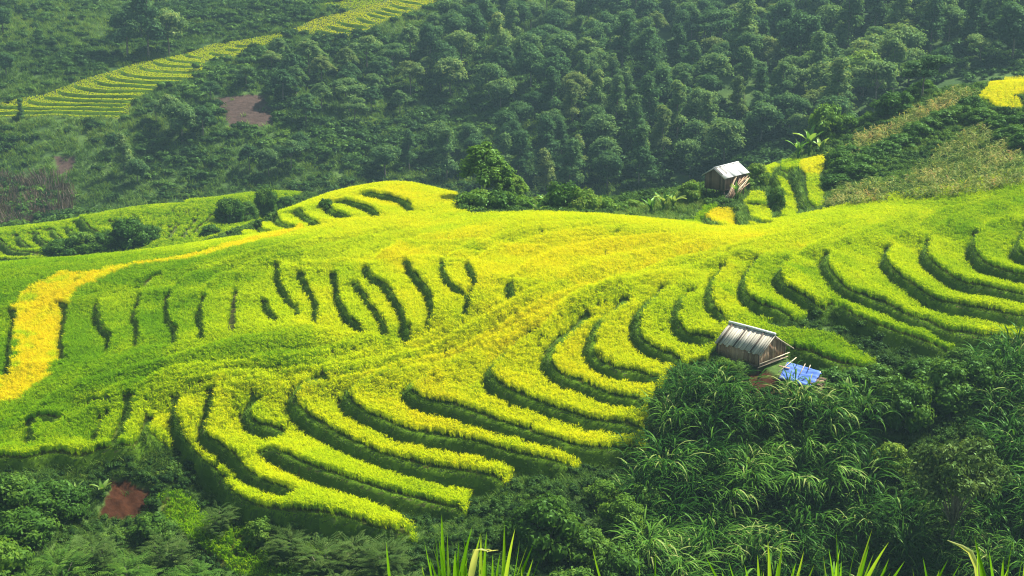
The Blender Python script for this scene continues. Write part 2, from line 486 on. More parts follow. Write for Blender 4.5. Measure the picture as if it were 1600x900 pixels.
# terraces across the valley
def far(pts, dx, dy, s, w=11): bank(w, 0.9, [(dx + a / s, dy + b / s) for a, b in pts], 285, .1, .05)
for p in ([(-120,560),(0,560),(200,555),(500,556),(810,562)],[(-60,495),(0,508),(20,520),(200,527),(500,528),(800,533)],[(180,468),(200,488),(260,498),(500,505),(800,508)],
          [(275,445),(300,460),(400,471),(600,480),(840,484)],[(365,412),(385,430),(450,442),(700,452),(900,456)],[(472,372),(490,395),(560,410),(700,420),(1000,424)],
          [(592,345),(620,366),(700,380),(850,388),(1000,394)],[(672,312),(700,340),(800,355),(1000,362),(1185,363)],[(748,285),(780,312),(850,326),(1000,336),(1285,338)],
          [(868,250),(890,276),(960,291),(1100,300),(1250,301)],[(955,228),(990,249),(1100,262),(1285,267)],[(1038,203),(1070,222),(1150,233),(1290,243)],
          [(1158,180),(1190,201),(1280,213)],[(1312,172),(1350,189),(1450,193)],[(1405,152),(1450,160),(1500,161)],[(1475,128),(1500,135),(1550,136)]):
    far(p, 0, 40, 4.0)
for p in ([(1100,5),(1180,26),(1320,46)],[(1035,38),(1120,66),(1245,81)],[(975,66),(1050,93),(1165,110)],[(912,90),(1000,117),(1100,132)],[(850,110),(920,134),(1025,158)],
          [(780,144),(850,173),(935,194)],[(635,175),(720,206),(890,228)],[(540,210),(640,238),(765,258)],[(450,242),(560,272),(745,302)]):
    far(p, 400, 0, 5.0, 11)

for B in BANKS:
    if B['px'][0][0] < 730 and B['y0'] == 60 and B['px'][0][1] < 500 and not B['flow']: B['lip'], B['half'] = 0.20, 0.24; B['w'] *= 1.0
    if B['px'][-1][0] > 400 and B['y0'] == 60 and B['w'] >= 9 and B['px'][-1][1] > 540: B['lip'] = 0.45 if B['px'][0][0] > 400 else 0.2
    B['xy'] = smooth_line(on_base(B['px'], B['y0']), 0.5)

# levels: rice stands about 0.6 m above the ground that carries it
near_w = np.clip((RR - 82) / 10, 0, 1) * np.clip((262 - RR) / 15, 0, 1)
H = H - 0.6 * near_w[:, None]
H += (fbm(GX / 9, GY / 9, 3) * 0.16 * near_w[:, None]) * (np.abs(TH) < 0.9)[None]
BANKM = np.zeros_like(H)      # 1 on a bank face
LIPM = np.zeros_like(H)       # 1 on the bank and the strip of short grass along its lip
SOILM = np.zeros_like(H)
DH = np.zeros_like(H)
FLOWM = np.zeros_like(H)      # thin seams between plots where the rice stands sparse
for B in BANKS:
    L = B['xy']
    rmean = np.hypot(L[:, 0], L[:, 1]).mean()
    ppm = F / rmean
    amp = B['w'] / ppm / 0.95 + (0.55 if B['w'] > 3.5 and not B['flow'] else 0.30) * (1 if B['y0'] < 280 else 0.7)
    if B['y0'] == 285: amp = 0.8
    if B['half'] == 0.24: amp -= .22
    B['amp'] = amp; B['r'] = rmean
    reach = B['reach'] * (1 if B['y0'] < 185 else 1.1)
    rl = np.hypot(L[:, 0], L[:, 1]); tl = np.arctan2(L[:, 0], L[:, 1])
    i0, i1 = np.searchsorted(RR, [rl.min() - reach - 1, rl.max() + reach + 1])
    j0, j1 = np.searchsorted(TH, [tl.min() - (reach + 1) / rl.min(), tl.max() + (reach + 1) / rl.min()])
    P = np.stack([GX[i0:i1, j0:j1].ravel(), GY[i0:i1, j0:j1].ravel()], 1)
    sd, arc, tot = line_sd(P, L)
    sd = sd + (0.16 * fbm(P[:, 0] * 0.8, P[:, 1] * 0.8, 11, 3) if B['y0'] < 280 else 0)
    tp = min(2.2 if B['y0'] < 185 else 3.0, tot * 0.35)
    e = np.clip(np.minimum(arc, tot - arc) / tp, 0, 1); e = e * e * (3 - 2 * e)
    half = B['half'] if B['y0'] < 280 else 0.28
    s = np.clip(sd / half, -1, 1)
    prof = np.where(sd > 0, np.clip(1 - np.maximum(sd - half, 0) / reach, 0, 1), np.clip(1 - np.maximum(-sd - half, 0) / reach, 0, 1))
    DH[i0:i1, j0:j1] += (s * prof * amp / 2 * e).reshape(i1 - i0, j1 - j0)
    bm = (np.abs(sd) < half + 0.12) * np.clip(e * 3, 0, 1)
    lm = ((sd > -half - 0.1) & (sd < half + B['lip'])) * (e > 0.12)
    if B['flow']:
        fm = np.clip(1.35 - np.abs(sd) / .17, 0, 1) * np.clip(e * 2, 0, 1)
        FLOWM[i0:i1, j0:j1] = np.maximum(FLOWM[i0:i1, j0:j1], fm.reshape(i1 - i0, j1 - j0)); continue
    BANKM[i0:i1, j0:j1] = np.maximum(BANKM[i0:i1, j0:j1], bm.reshape(i1 - i0, j1 - j0))
    LIPM[i0:i1, j0:j1] = np.maximum(LIPM[i0:i1, j0:j1], lm.reshape(i1 - i0, j1 - j0) * 1.0)
    SOILM[i0:i1, j0:j1] = np.maximum(SOILM[i0:i1, j0:j1], (bm * B['soil']).reshape(i1 - i0, j1 - j0))
H = H + DH

# ------------------------------------------------------------------ plots on the ground, outlined by what is seen of them
def zone(pts, y0=60.0): return on_base(pts, y0)
ZONES = {}
ZONES['main'] = zone([(-100,432,158),(0,413,157),(150,396,161),(300,378,165),(400,362,172),(430,335,176),(470,311,184),(540,288,187),(630,278,189),(690,288,186),(714,303,180),(710,325,169),(735,345,158),
  (850,338,158),(1000,341,157),(1100,354,156),(1180,352,156),(1290,333,158),(1400,318,162),(1600,294,166),(1720,280,166),
  (1720,551),(1600,534),(1500,524),(1487,537),(1456,538),(1416,527),(1366,510),(1333,497),(1306,480),(1299,470),(1270,472),(1250,492),(1190,494),(1215,512),(1300,522),(1366,560),(1366,578),(1320,576),(1290,569),(1258,556),(1222,535),
  (1190,520),(1130,518),(1126,528),(1106,553),(1072,562),(1054,566),(1050,580),(1036,595),(1020,612),(1012,632),(1010,655),(1006,668),(1012,692),(1008,700),(904,712),(904,723),(800,722),(795,736),(794,751),(735,753),(733,772),(730,798),(690,796),(640,786),(600,778),
  (648,828),(650,839),(560,829),(480,816),(410,803),(374,789),(331,741),(301,713),(279,685),(268,685),(225,690),(215,701),(160,707),(125,722),(80,716),(40,723),(0,723),(-100,728)])
ZONES['low'] = zone([(246,768),(285,758),(340,800),(420,836),(520,852),(580,900),(400,915),(330,865),(262,812)])
ZONES['mound'] = zone([(-80,366,222),(0,356,222),(130,331,228),(250,306,238),(380,291,247),(450,293,250),(490,302,246),(440,335,224),(400,352,214),(335,374,200),(250,380,198),(180,392,195),(60,412,192),(-80,412,192)])
for k, p in {'p1': [(1102,337),(1115,327),(1148,322),(1150,330),(1156,350),(1150,360),(1132,358)], 'p1b': [(1060,347),(1102,320),(1122,320),(1118,326),(1100,337),(1090,350)],
  'p2': [(1163,317),(1175,300),(1193,300),(1197,317),(1205,335),(1203,347),(1177,343),(1172,328)], 'p3': [(1203,278),(1232,280),(1240,300),(1223,306),(1210,293)],
  'p4': [(1227,306),(1240,304),(1245,320),(1242,338),(1222,336)], 'p5': [(1188,262),(1217,258),(1216,265),(1205,275),(1190,278)],
  'p6': [(1222,252),(1252,250),(1248,262),(1240,268),(1223,268)], 'p7': [(1253,250),(1295,240),(1289,257),(1279,272),(1260,272),(1250,262)],
  'p8': [(1261,272),(1278,272),(1283,295),(1291,318),(1277,324),(1265,317),(1262,295)]}.items():
    ZONES[k] = zone(p, 155)
ZONES['top'] = zone([(1530,150),(1545,136),(1570,126),(1610,123),(1610,138),(1588,149),(1598,160),(1592,174),(1560,171),(1540,163)], 165)
ZONES['farlow'] = zone([(-30,166),(0,162),(70,149),(120,129),(170,114),(240,94),(330,70),(418,57),(450,49),(440,62),(378,84),(375,92),(320,96),(320,121),(290,128),(250,136),(240,145),(215,155),(205,165),(200,187),(-30,188)], 285)
ZONES['farhigh'] = zone([(458,47),(490,32),(533,22),(600,4),(640,-6),(700,-6),(670,12),(625,28),(590,40),(560,55),(545,62),(495,56),(470,54)], 285)
ZONES['fartop'] = zone([(495,8),(540,2),(600,-6),(640,-14),(590,8),(560,15),(530,15)], 285)
gold_strip = zone([(0,628),(0,600),(22,560),(20,500),(14,480),(30,462),(60,442),(90,428),(180,415),(300,396),(400,370),(470,352),(480,356),(420,374),(310,402),(200,415),(150,435),(108,462),(98,480),(98,520),(95,560),(60,600),(20,625)])
gold_ridge = zone([(270,600),(350,580),(480,570),(600,535),(760,470),(880,440),(960,425),(1100,420),(1240,380),(1330,340),(1400,326),(1400,334),(1300,368),(1200,405),(1060,440),(960,455),(830,520),(720,565),(560,600),(400,610),(290,640),(180,690),(150,680),(220,620)])
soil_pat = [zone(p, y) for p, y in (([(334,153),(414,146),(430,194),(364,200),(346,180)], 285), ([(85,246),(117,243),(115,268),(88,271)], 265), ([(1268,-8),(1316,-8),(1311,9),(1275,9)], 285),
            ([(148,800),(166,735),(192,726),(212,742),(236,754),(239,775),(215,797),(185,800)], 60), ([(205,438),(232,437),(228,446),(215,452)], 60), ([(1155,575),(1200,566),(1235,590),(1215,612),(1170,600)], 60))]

FLAT = np.stack([GX.ravel(), GY.ravel()], 1)
def gmask(poly):
    b = poly.min(0) - 0.1, poly.max(0) + 0.1
    m = (FLAT[:, 0] > b[0][0]) & (FLAT[:, 0] < b[1][0]) & (FLAT[:, 1] > b[0][1]) & (FLAT[:, 1] < b[1][1])
    out = np.zeros(len(FLAT), bool); idx = np.nonzero(m)[0]
    out[idx] = inpoly(FLAT[idx], poly)
    return out.reshape(H.shape)
ZM = {k: gmask(p) for k, p in ZONES.items()}
RICEM = np.zeros(H.shape, bool)
for m in ZM.values(): RICEM |= m
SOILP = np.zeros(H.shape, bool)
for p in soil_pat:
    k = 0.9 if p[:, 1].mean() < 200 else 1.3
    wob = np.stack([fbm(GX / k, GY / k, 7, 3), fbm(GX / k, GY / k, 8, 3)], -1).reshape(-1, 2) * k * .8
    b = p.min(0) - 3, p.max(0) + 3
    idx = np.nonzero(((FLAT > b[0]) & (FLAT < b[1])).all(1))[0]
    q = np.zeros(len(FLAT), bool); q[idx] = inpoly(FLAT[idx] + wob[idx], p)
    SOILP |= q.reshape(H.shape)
H -= SOILP * 0.25 - SOILP * fbm(GX / .5, GY / .5, 77, 2) * .3

# ground colours
n1 = fbm(GX / 6, GY / 6, 21); n2 = fbm(GX / 1.3, GY / 1.3, 31, 3)
def mixc(a, b, t): return a * (1 - t[..., None]) + b * t[..., None]
c = np.broadcast_to(np.array([0.035, 0.075, 0.018]), H.shape + (3,)).copy()
c = mixc(c, np.array([0.07, 0.12, 0.025]), np.clip(n1 * 0.9 + 0.4, 0, 1))
c = mixc(c, np.array([0.10, 0.12, 0.02]), (RICEM & (LIPM < .5)) * 1.0)
c = mixc(c, np.array([0.06, 0.11, 0.012]), np.clip(BANKM, 0, 1))
c = mixc(c, np.array([0.10, 0.065, 0.035]), np.clip(SOILM + np.clip(n2 * 1.4 - .35, 0, 0.5) * BANKM, 0, 1))
c = mixc(c, np.array([0.062, 0.040, 0.032]), SOILP * (GY > 200))
c = mixc(c, np.array([0.042, 0.015, 0.006]), SOILP * (GY <= 200))  # near soil: the scar's shade is put into this darkened earth colour
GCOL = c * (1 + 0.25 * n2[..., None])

def ground_mat():
    m = bpy.data.materials.new('hillside_ground'); m.use_nodes = True
    nt = m.node_tree; nd = nt.nodes; b = nd['Principled BSDF']
    b.inputs['Roughness'].default_value = 0.95
    b.inputs['Specular IOR Level'].default_value = 0.1
    a = nd.new('ShaderNodeAttribute'); a.attribute_name = 'ground'
    tc = nd.new('ShaderNodeTexCoord')
    nz = nd.new('ShaderNodeTexNoise'); nz.inputs['Scale'].default_value = 2.3; nz.inputs['Detail'].default_value = 8
    nt.links.new(tc.outputs['Object'], nz.inputs['Vector'])
    mr = nd.new('ShaderNodeMapRange'); mr.inputs['To Min'].default_value = 0.45; mr.inputs['To Max'].default_value = 1.6
    nt.links.new(nz.outputs['Fac'], mr.inputs['Value'])
    mx = nd.new('ShaderNodeVectorMath'); mx.operation = 'SCALE'
    nt.links.new(a.outputs['Color'], mx.inputs[0]); nt.links.new(mr.outputs[0], mx.inputs['Scale'])
    nt.links.new(mx.outputs[0], b.inputs['Base Color'])
    bp = nd.new('ShaderNodeBump'); bp.inputs['Strength'].default_value = 0.6; bp.inputs['Distance'].default_value = 0.15
    nt.links.new(nz.outputs['Fac'], bp.inputs['Height']); nt.links.new(bp.outputs[0], b.inputs['Normal'])
    return m
M_GROUND = ground_mat()
def build_ground():
    V = np.stack([GX, GY, H], -1).reshape(-1, 3)
    i = np.arange(NR - 1)[:, None]; j = np.arange(NT - 1)[None]
    a = i * NT + j
    q = np.stack([a, a + 1, a + NT + 1, a + NT], -1).reshape(-1, 4)
    k = np.arange(NR - 1)
    seam = np.stack([k * NT + NT - 1, k * NT, (k + 1) * NT, (k + 1) * NT + NT - 1], -1)
    V = np.vstack([V, [0, 0, H[0].mean()]])
    j = np.arange(NT)
    cap = np.stack([np.full(NT, NR * NT), (j + 1) % NT, j], -1)
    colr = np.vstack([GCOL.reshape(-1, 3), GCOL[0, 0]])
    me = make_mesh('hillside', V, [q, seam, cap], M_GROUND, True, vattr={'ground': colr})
    o = obj('hillside', me)
    tag(o, 'terraced valley hillside, from the near slope to the far forested side', None, kind='structure')
    return o
HILL = build_ground()
# ------------------------------------------------------------------ foliage building blocks
def ribbons(P, az, L, W, lean, curve, seg=3, tip=0.0, fold=0.0, wave=None):
    """arching blades: base points, heading, length, width, lean from upright at the base, added lean towards the tip"""
    n = len(P); t = np.linspace(0, 1, seg + 1)
    phi = lean[:, None] + curve[:, None] * t[None]
    st = (L / seg)[:, None]
    hr = np.concatenate([np.zeros((n, 1)), np.cumsum(st * np.sin((phi[:, 1:] + phi[:, :-1]) / 2), 1)], 1)
    hz = np.concatenate([np.zeros((n, 1)), np.cumsum(st * np.cos((phi[:, 1:] + phi[:, :-1]) / 2), 1)], 1)
    d = np.stack([np.cos(az), np.sin(az)], 1); sdv = np.stack([-np.sin(az), np.cos(az)], 1)
    prof = np.where(t < 0.3, 0.55 + 1.5 * t, np.maximum(1 - ((t - 0.3) / 0.7) ** 1.6, tip))
    C = np.zeros((n, seg + 1, 3))
    C[..., :2] = P[:, None, :2] + d[:, None] * hr[..., None]
    C[..., 2] = P[:, None, 2] + hz
    off = np.zeros((n, seg + 1, 3)); off[..., :2] = sdv[:, None] * (W[:, None] * prof[None] / 2)[..., None]
    V = np.stack([C - off, C + off], 2).reshape(-1, 3)
    b = (np.arange(n) * (seg + 1) * 2)[:, None] + (np.arange(seg) * 2)[None]
    Fq = np.stack([b, b + 1, b + 3, b + 2], -1).reshape(-1, 4)
    return V, Fq

def leaf_quads(Cn, N, size, aspect, g):
    """rhombic leaves (or leaf sprays) at points Cn facing roughly N"""
    n = len(Cn)
    a = g.normal(size=(n, 3)); a -= (a * N).sum(1)[:, None] * N
    a /= np.linalg.norm(a, axis=1)[:, None] + 1e-9
    b = np.cross(N, a)
    s = size[:, None]
    V = np.stack([Cn - a * s * .5, Cn + b * s * .5 * aspect + N * s * .10, Cn + a * s * .5 - N * s * .12, Cn - b * s * .5 * aspect + N * s * .10], 1).reshape(-1, 3)
    return V, np.arange(n * 4).reshape(-1, 4)

def unit(g, n):
    v = g.normal(size=(n, 3)); return v / np.linalg.norm(v, axis=1)[:, None]

def blob(c, rad, g, sub=1):
    """a lumpy low core for one lobe of a crown"""
    nu, nv = 7, 5
    V = []; Fq = []
    for j in range(nv + 1):
        for i in range(nu):
            th = math.pi * j / nv; ph = 2 * math.pi * (i + .5 * (j % 2)) / nu
            V.append([math.sin(th) * math.cos(ph), math.sin(th) * math.sin(ph), math.cos(th)])
    V = np.array(V) * (0.85 + 0.3 * g.random((len(V), 1))) * rad + c
    for j in range(nv):
        for i in range(nu):
            Fq.append((j * nu + i, j * nu + (i + 1) % nu, (j + 1) * nu + (i + 1) % nu, (j + 1) * nu + i))
    return V, np.array(Fq)

def crown_mesh(name, lobes, nleaf, leaf, mat, g, aspect=0.5, shell=0.35, up=0.3, core=0.72, droop=0.0):
    """lobes: rows of (x, y, z, rx, ry, rz); leaves are spread through the outer shell of every lobe"""
    lobes = np.asarray(lobes, float)
    w = (lobes[:, 3] * lobes[:, 4] + lobes[:, 5] * lobes[:, 3]); w /= w.sum()
    k = g.choice(len(lobes), nleaf, p=w)
    u = unit(g, nleaf); u[:, 2] = np.where(u[:, 2] < -0.45, -u[:, 2], u[:, 2])
    rr = 1 - shell * g.random(nleaf) ** 1.5 + 0.10 * g.normal(size=nleaf)
    Cn = lobes[k, :3] + u * lobes[k, 3:] * rr[:, None]
    Cn[:, 2] -= droop * g.random(nleaf)
    N = u + 0.7 * unit(g, nleaf) + np.array([0, 0, up]); N /= np.linalg.norm(N, axis=1)[:, None]
    sz = leaf * (0.6 + 0.9 * g.random(nleaf))
    V, Fq = leaf_quads(Cn, N, sz, aspect, g)
    lv = 0.5 * g.random(nleaf) + 0.5 * g.random(len(lobes))[k]
    Vs = [V]; Fs = [Fq]; ls = [lv]; nb = len(V)
    if core:
        for l in lobes:
            v, f = blob(l[:3], l[3:] * core, g)
            Vs.append(v); Fs.append(f + nb); ls.append(np.full(len(f), 0.15)); nb += len(v)
    return make_mesh(name, np.concatenate(Vs), [np.concatenate(Fs)], mat, fattr={'lv': np.concatenate(ls)})

def leaf_mat(name, ramp,  trans=0.35, gloss=0.12, inst=False, spread=0.5, rnd=0.35, rough=0.5, tscale=1.0, noise=0.0, low=False):
    """foliage: colour from a ramp driven by leaf-to-leaf and plant-to-plant variation; light passes through the leaves"""
    m = bpy.data.materials.new(name); m.use_nodes = True
    nt = m.node_tree; nd = nt.nodes; nd.clear(); ln = nt.links.new
    out = nd.new('ShaderNodeOutputMaterial')
    a = nd.new('ShaderNodeAttribute'); a.attribute_name = 'lv'
    def math_(op, x, y):
        n = nd.new('ShaderNodeMath'); n.operation = op
        for k, v in enumerate((x, y)):
            if isinstance(v, (int, float)): n.inputs[k].default_value = v
            else: ln(v, n.inputs[k])
        return n.outputs[0]
    v = math_('MULTIPLY', a.outputs['Fac'], spread)
    if inst:
        t = nd.new('ShaderNodeAttribute'); t.attribute_type = 'INSTANCER'; t.attribute_name = 'tint'
        v = math_('ADD', v, math_('SUBTRACT', t.outputs['Fac'], spread * .5))
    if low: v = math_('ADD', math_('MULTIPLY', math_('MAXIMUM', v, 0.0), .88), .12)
    oi = nd.new('ShaderNodeObjectInfo')
    v = math_('ADD', v, math_('MULTIPLY', math_('SUBTRACT', oi.outputs['Random'], .5), rnd))
    if not inst: v = math_('ADD', v, 0.5 - spread * .5)
    cr = nd.new('ShaderNodeValToRGB')
    el = cr.color_ramp.elements
    while len(el) < len(ramp): el.new(0.5)
    for e, (p, c) in zip(el, ramp): e.position = p; e.color = (*c, 1)
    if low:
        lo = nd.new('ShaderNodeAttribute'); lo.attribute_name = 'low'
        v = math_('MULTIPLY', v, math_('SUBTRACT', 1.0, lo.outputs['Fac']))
    ln(v, cr.inputs[0])
    df = nd.new('ShaderNodeBsdfDiffuse'); ln(cr.outputs[0], df.inputs[0])
    tr = nd.new('ShaderNodeBsdfTranslucent')
    sc = nd.new('ShaderNodeVectorMath'); sc.operation = 'MULTIPLY'; sc.inputs[1].default_value = (1.15 * tscale, 1.1 * tscale, 0.5 * tscale)
    ln(cr.outputs[0], sc.inputs[0]); ln(sc.outputs[0], tr.inputs[0])
    mx = nd.new('ShaderNodeMixShader'); mx.inputs[0].default_value = trans
    ln(df.outputs[0], mx.inputs[1]); ln(tr.outputs[0], mx.inputs[2])
    gl = nd.new('ShaderNodeBsdfGlossy'); gl.inputs['Roughness'].default_value = rough; gl.inputs[0].default_value = (0.35, 0.6, 0.25, 1)
    lw = nd.new('ShaderNodeLayerWeight'); lw.inputs[0].default_value = 0.25
    m2 = nd.new('ShaderNodeMixShader'); ln(math_('MULTIPLY', lw.outputs['Fresnel'], gloss * 0.5), m2.inputs[0])
    ln(mx.outputs[0], m2.inputs[1]); ln(gl.outputs[0], m2.inputs[2])
    ln(m2.outputs[0], out.inputs[0])
    return m

def source_collection(name, meshes):
    c = bpy.data.collections.new(name)
    for i, me in enumerate(meshes):
        o = bpy.data.objects.new(f'{name}', me)
        c.objects.link(o)
    return c

def scatter_group(coll):
    ng = bpy.data.node_groups.new('scatter_' + coll.name, 'GeometryNodeTree')
    ng.interface.new_socket('Geometry', in_out='INPUT', socket_type='NodeSocketGeometry')
    ng.interface.new_socket('Geometry', in_out='OUTPUT', socket_type='NodeSocketGeometry')
    nd = ng.nodes; ln = ng.links.new
    gi = nd.new('NodeGroupInput'); go = nd.new('NodeGroupOutput')
    ci = nd.new('GeometryNodeCollectionInfo'); ci.inputs['Collection'].default_value = coll
    ci.inputs['Separate Children'].default_value = True; ci.inputs['Reset Children'].default_value = True
    ip = nd.new('GeometryNodeInstanceOnPoints'); ip.inputs['Pick Instance'].default_value = True
    def attr(nm, ty):
        n = nd.new('GeometryNodeInputNamedAttribute'); n.data_type = ty; n.inputs[0].default_value = nm
        return n.outputs[0]
    ln(gi.outputs[0], ip.inputs['Points']); ln(ci.outputs[0], ip.inputs['Instance'])
    ln(attr('pick', 'INT'), ip.inputs['Instance Index'])
    e = nd.new('FunctionNodeEulerToRotation')
    ln(attr('rot', 'FLOAT_VECTOR'), e.inputs[0]); ln(e.outputs[0], ip.inputs['Rotation'])
    ln(attr('scl', 'FLOAT_VECTOR'), ip.inputs['Scale'])
    ln(ip.outputs[0], go.inputs[0])
    return ng

_groups = {}
def scatter(name, P, coll, nvar, scl, tint, rot=None, g=rng, label=None, cat=None, parent=None):
    n = len(P)
    me = bpy.data.meshes.new(name)
    me.vertices.add(n); me.vertices.foreach_set('co', np.asarray(P, np.float32).ravel())
    scl = np.asarray(scl, np.float32)
    if scl.ndim == 1: scl = np.repeat(scl[:, None], 3, 1)
    if rot is None:
        rot = np.zeros((n, 3), np.float32); rot[:, 2] = g.random(n) * 6.283
        rot[:, :2] = g.normal(size=(n, 2)) * 0.08
    for k, ty, a in (('scl', 'FLOAT_VECTOR', scl), ('rot', 'FLOAT_VECTOR', rot)):
        at = me.attributes.new(k, ty, 'POINT'); at.data.foreach_set('vector', np.asarray(a, np.float32).ravel())
    at = me.attributes.new('tint', 'FLOAT', 'POINT'); at.data.foreach_set('value', np.broadcast_to(np.asarray(tint, np.float32), (n,)).copy())
    at = me.attributes.new('pick', 'INT', 'POINT'); at.data.foreach_set('value', g.integers(0, nvar, n).astype(np.int32))
    me.update()
    o = obj(name, me, parent)
    if coll.name not in _groups: _groups[coll.name] = scatter_group(coll)
    md = o.modifiers.new('scatter', 'NODES'); md.node_group = _groups[coll.name]
    tag(o, label, cat, kind='stuff')
    return o

def points_in(poly, dens, g, ok=None):
    """random ground points inside a plot, dens per square metre (a number or a function of the points)"""
    b0, b1 = poly.min(0), poly.max(0)
    dm = dens if not callable(dens) else dens(None)
    n = int((b1 - b0).prod() * dm)
    P = b0 + g.random((n, 2)) * (b1 - b0)
    P = P[inpoly(P, poly)]
    if callable(dens): P = P[g.random(len(P)) < dens(P) / dm]
    if ok is not None: P = P[ok(P)]
    return P
def on_hill(P): return np.hstack([P, gsample(H, P[:, 0], P[:, 1])[:, None]])
def field(A, P): return gsample(A, P[:, 0], P[:, 1])

# ------------------------------------------------------------------ rice
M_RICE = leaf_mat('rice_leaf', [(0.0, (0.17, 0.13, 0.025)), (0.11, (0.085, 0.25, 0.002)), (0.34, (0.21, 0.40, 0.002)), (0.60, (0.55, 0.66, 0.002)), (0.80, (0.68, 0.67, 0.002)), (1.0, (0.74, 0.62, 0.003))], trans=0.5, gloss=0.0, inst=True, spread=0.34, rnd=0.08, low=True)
def rice_tuft(seed, n=15, h=0.8, wid=0.026, seg=3):
    g = np.random.default_rng(seed)
    P = np.zeros((n, 3)); P[:, :2] = g.normal(size=(n, 2)) * 0.055
    az = g.random(n) * 6.283
    L = h * (0.75 + 0.4 * g.random(n)); W = wid * (0.8 + 0.5 * g.random(n))
    V, Fq = ribbons(P, az, L, W, 0.03 + 0.15 * g.random(n), 0.12 + 0.6 * g.random(n), seg)
    lv = np.repeat(0.15 + 0.5 * g.random(n), seg)
    k = 6                                             # bowed ears of grain
    P2 = np.zeros((k, 3)); P2[:, :2] = g.normal(size=(k, 2)) * 0.09; P2[:, 2] = h * (0.72 + 0.12 * g.random(k))
    V2, F2 = ribbons(P2, g.random(k) * 6.283, 0.24 + 0.06 * g.random(k), 0.045 + 0.015 * g.random(k), 0.15 + 0.2 * g.random(k), 1.1 + 0.7 * g.random(k), 2, 0.25)
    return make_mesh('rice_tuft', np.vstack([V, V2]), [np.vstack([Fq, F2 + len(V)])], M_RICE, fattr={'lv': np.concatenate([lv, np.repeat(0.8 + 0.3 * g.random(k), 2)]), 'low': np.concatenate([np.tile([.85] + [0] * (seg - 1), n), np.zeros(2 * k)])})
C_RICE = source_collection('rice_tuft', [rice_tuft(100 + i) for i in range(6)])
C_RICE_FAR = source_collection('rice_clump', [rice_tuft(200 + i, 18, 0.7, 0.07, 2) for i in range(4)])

_TA = np.array([(60,430,.10),(60,560,.1),(250,500,.06),(330,440,.10),(200,560,.08),(400,480,.33),(450,550,.27),(560,470,.42),(480,420,.38),(400,400,.22),(650,400,.60),(650,480,.50),(850,400,.64),(1000,380,.62),(1150,380,.56),(1250,430,.30),(1450,420,.27),(1590,400,.22),(1500,325,.28),
  (900,560,.58),(1000,520,.54),(1100,480,.42),(700,650,.54),(600,700,.48),(450,700,.44),(300,650,.46),(220,660,.4),(100,680,.17),(50,640,.15),(200,600,.2),(480,825,.26),(640,800,.34),(900,690,.46),(1000,680,.38),(1250,530,.12),(1400,525,.2),(1330,460,.25),(630,300,.6),(480,345,.42),(560,345,.5),(350,560,.22),(750,430,.60),(800,500,.60),(420,640,.55),(340,760,.3)], float)
_TXY = on_base(_TA[:, :2])
def rice_tint(P):
    d2 = ((P[:, None] - _TXY[None]) ** 2).sum(2)
    w = 1 / (d2 + 6) ** 1.5
    t = (w * _TA[None, :, 2]).sum(1) / w.sum(1)
    t = t + 0.15 * fbm(P[:, 0] / 3.5, P[:, 1] / 3.5, 51, 3) + 0.05 * fbm(P[:, 0] / 14, P[:, 1] / 14, 52, 2)
    Pw = P + 1.1 * np.stack([fbm(P[:, 0] / 1.6, P[:, 1] / 1.6, 54, 3), fbm(P[:, 0] / 1.6, P[:, 1] / 1.6, 55, 3)], 1)
    gs = inpoly(Pw, gold_strip); t = np.where(gs, 0.80 + 0.30 * fbm(P[:, 0] / 1.2, P[:, 1] / 2.2, 53, 3) - .35 * (fbm(P[:, 0] / 2.5, P[:, 1] / 2.5, 56, 2) > .42), t)
    gr = inpoly(P, gold_ridge); t = np.where(gr, t + 0.05, t)
    return np.clip(t, 0, 1)
notlip = lambda P: field(LIPM, P) < 0.35

# the long strips, each named after the bank in front of it (index into BANKS)
def bank_at(px, py):
    best = None
    for i, B in enumerate(BANKS):
        q = np.asarray([p[:2] for p in B['px']], float)
        d = np.hypot(q[:, 0] - px, q[:, 1] - py).min()
        if best is None or d < best[0]: best = (d, i)
    return best[1]
STRIPS = [((480,817), 'lowest long strip of rice on the near flank, bordering the grey feathery scrub'),
 ((480,740), 'strip of rice with a rounded right tip, second above the grey feathery scrub'),
 ((400,758), 'narrow green strip of rice curling down the left end of the near flank terraces'),
 ((580,712), 'long yellow strip of rice above the tall dark bank in the middle of the near flank'),
 ((680,688), 'long yellow strip of rice ending square on the grassy slope above the round bush'),
 ((820,684), 'yellow strip of rice whose far end touches the foot of the cane bank'),
 ((864,646), 'broad yellow strip of rice running from the ridge down to the cane bank path'),
 ((904,604), 'yellow strip of rice in the middle of the near flank, wide at its curled left end'),
 ((960,584), 'short yellow strip of rice level with the blue tarpaulin, left of the path'),
 ((1012,545), 'yellow strip of rice just left of the stilt hut, ending on the path'),
 ((1057,515), 'yellow green rice plot that rounds off just behind the stilt hut roof'),
 ((1109,483), 'narrow tongue of rice directly behind the ridge of the bamboo roof'),
 ((1159,463), 'green tongue of rice above and right of the bamboo roof'),
 ((1239,462), 'blunt green tongue of rice ending above the scrub bank right of the stilt hut'),
 ((1320,578), 'green strip of rice running down to the right from the stilt hut'),
 ((1366,512), 'thin isolated strip of rice with a round end above the scrub bank'),
 ((1449,510), 'long green strip of rice reaching from a curled head to the lower right field edge'),
 ((1439,463), 'second long green strip of rice on the right slope, below the three curled heads'),
 ((1486,440), 'third long green strip of rice on the right slope, with a grassy curled bank'),
 ((1533,417), 'uppermost full strip of rice on the right slope'),
 ((412,668), 'small square step of rice at the left end of the near flank')]
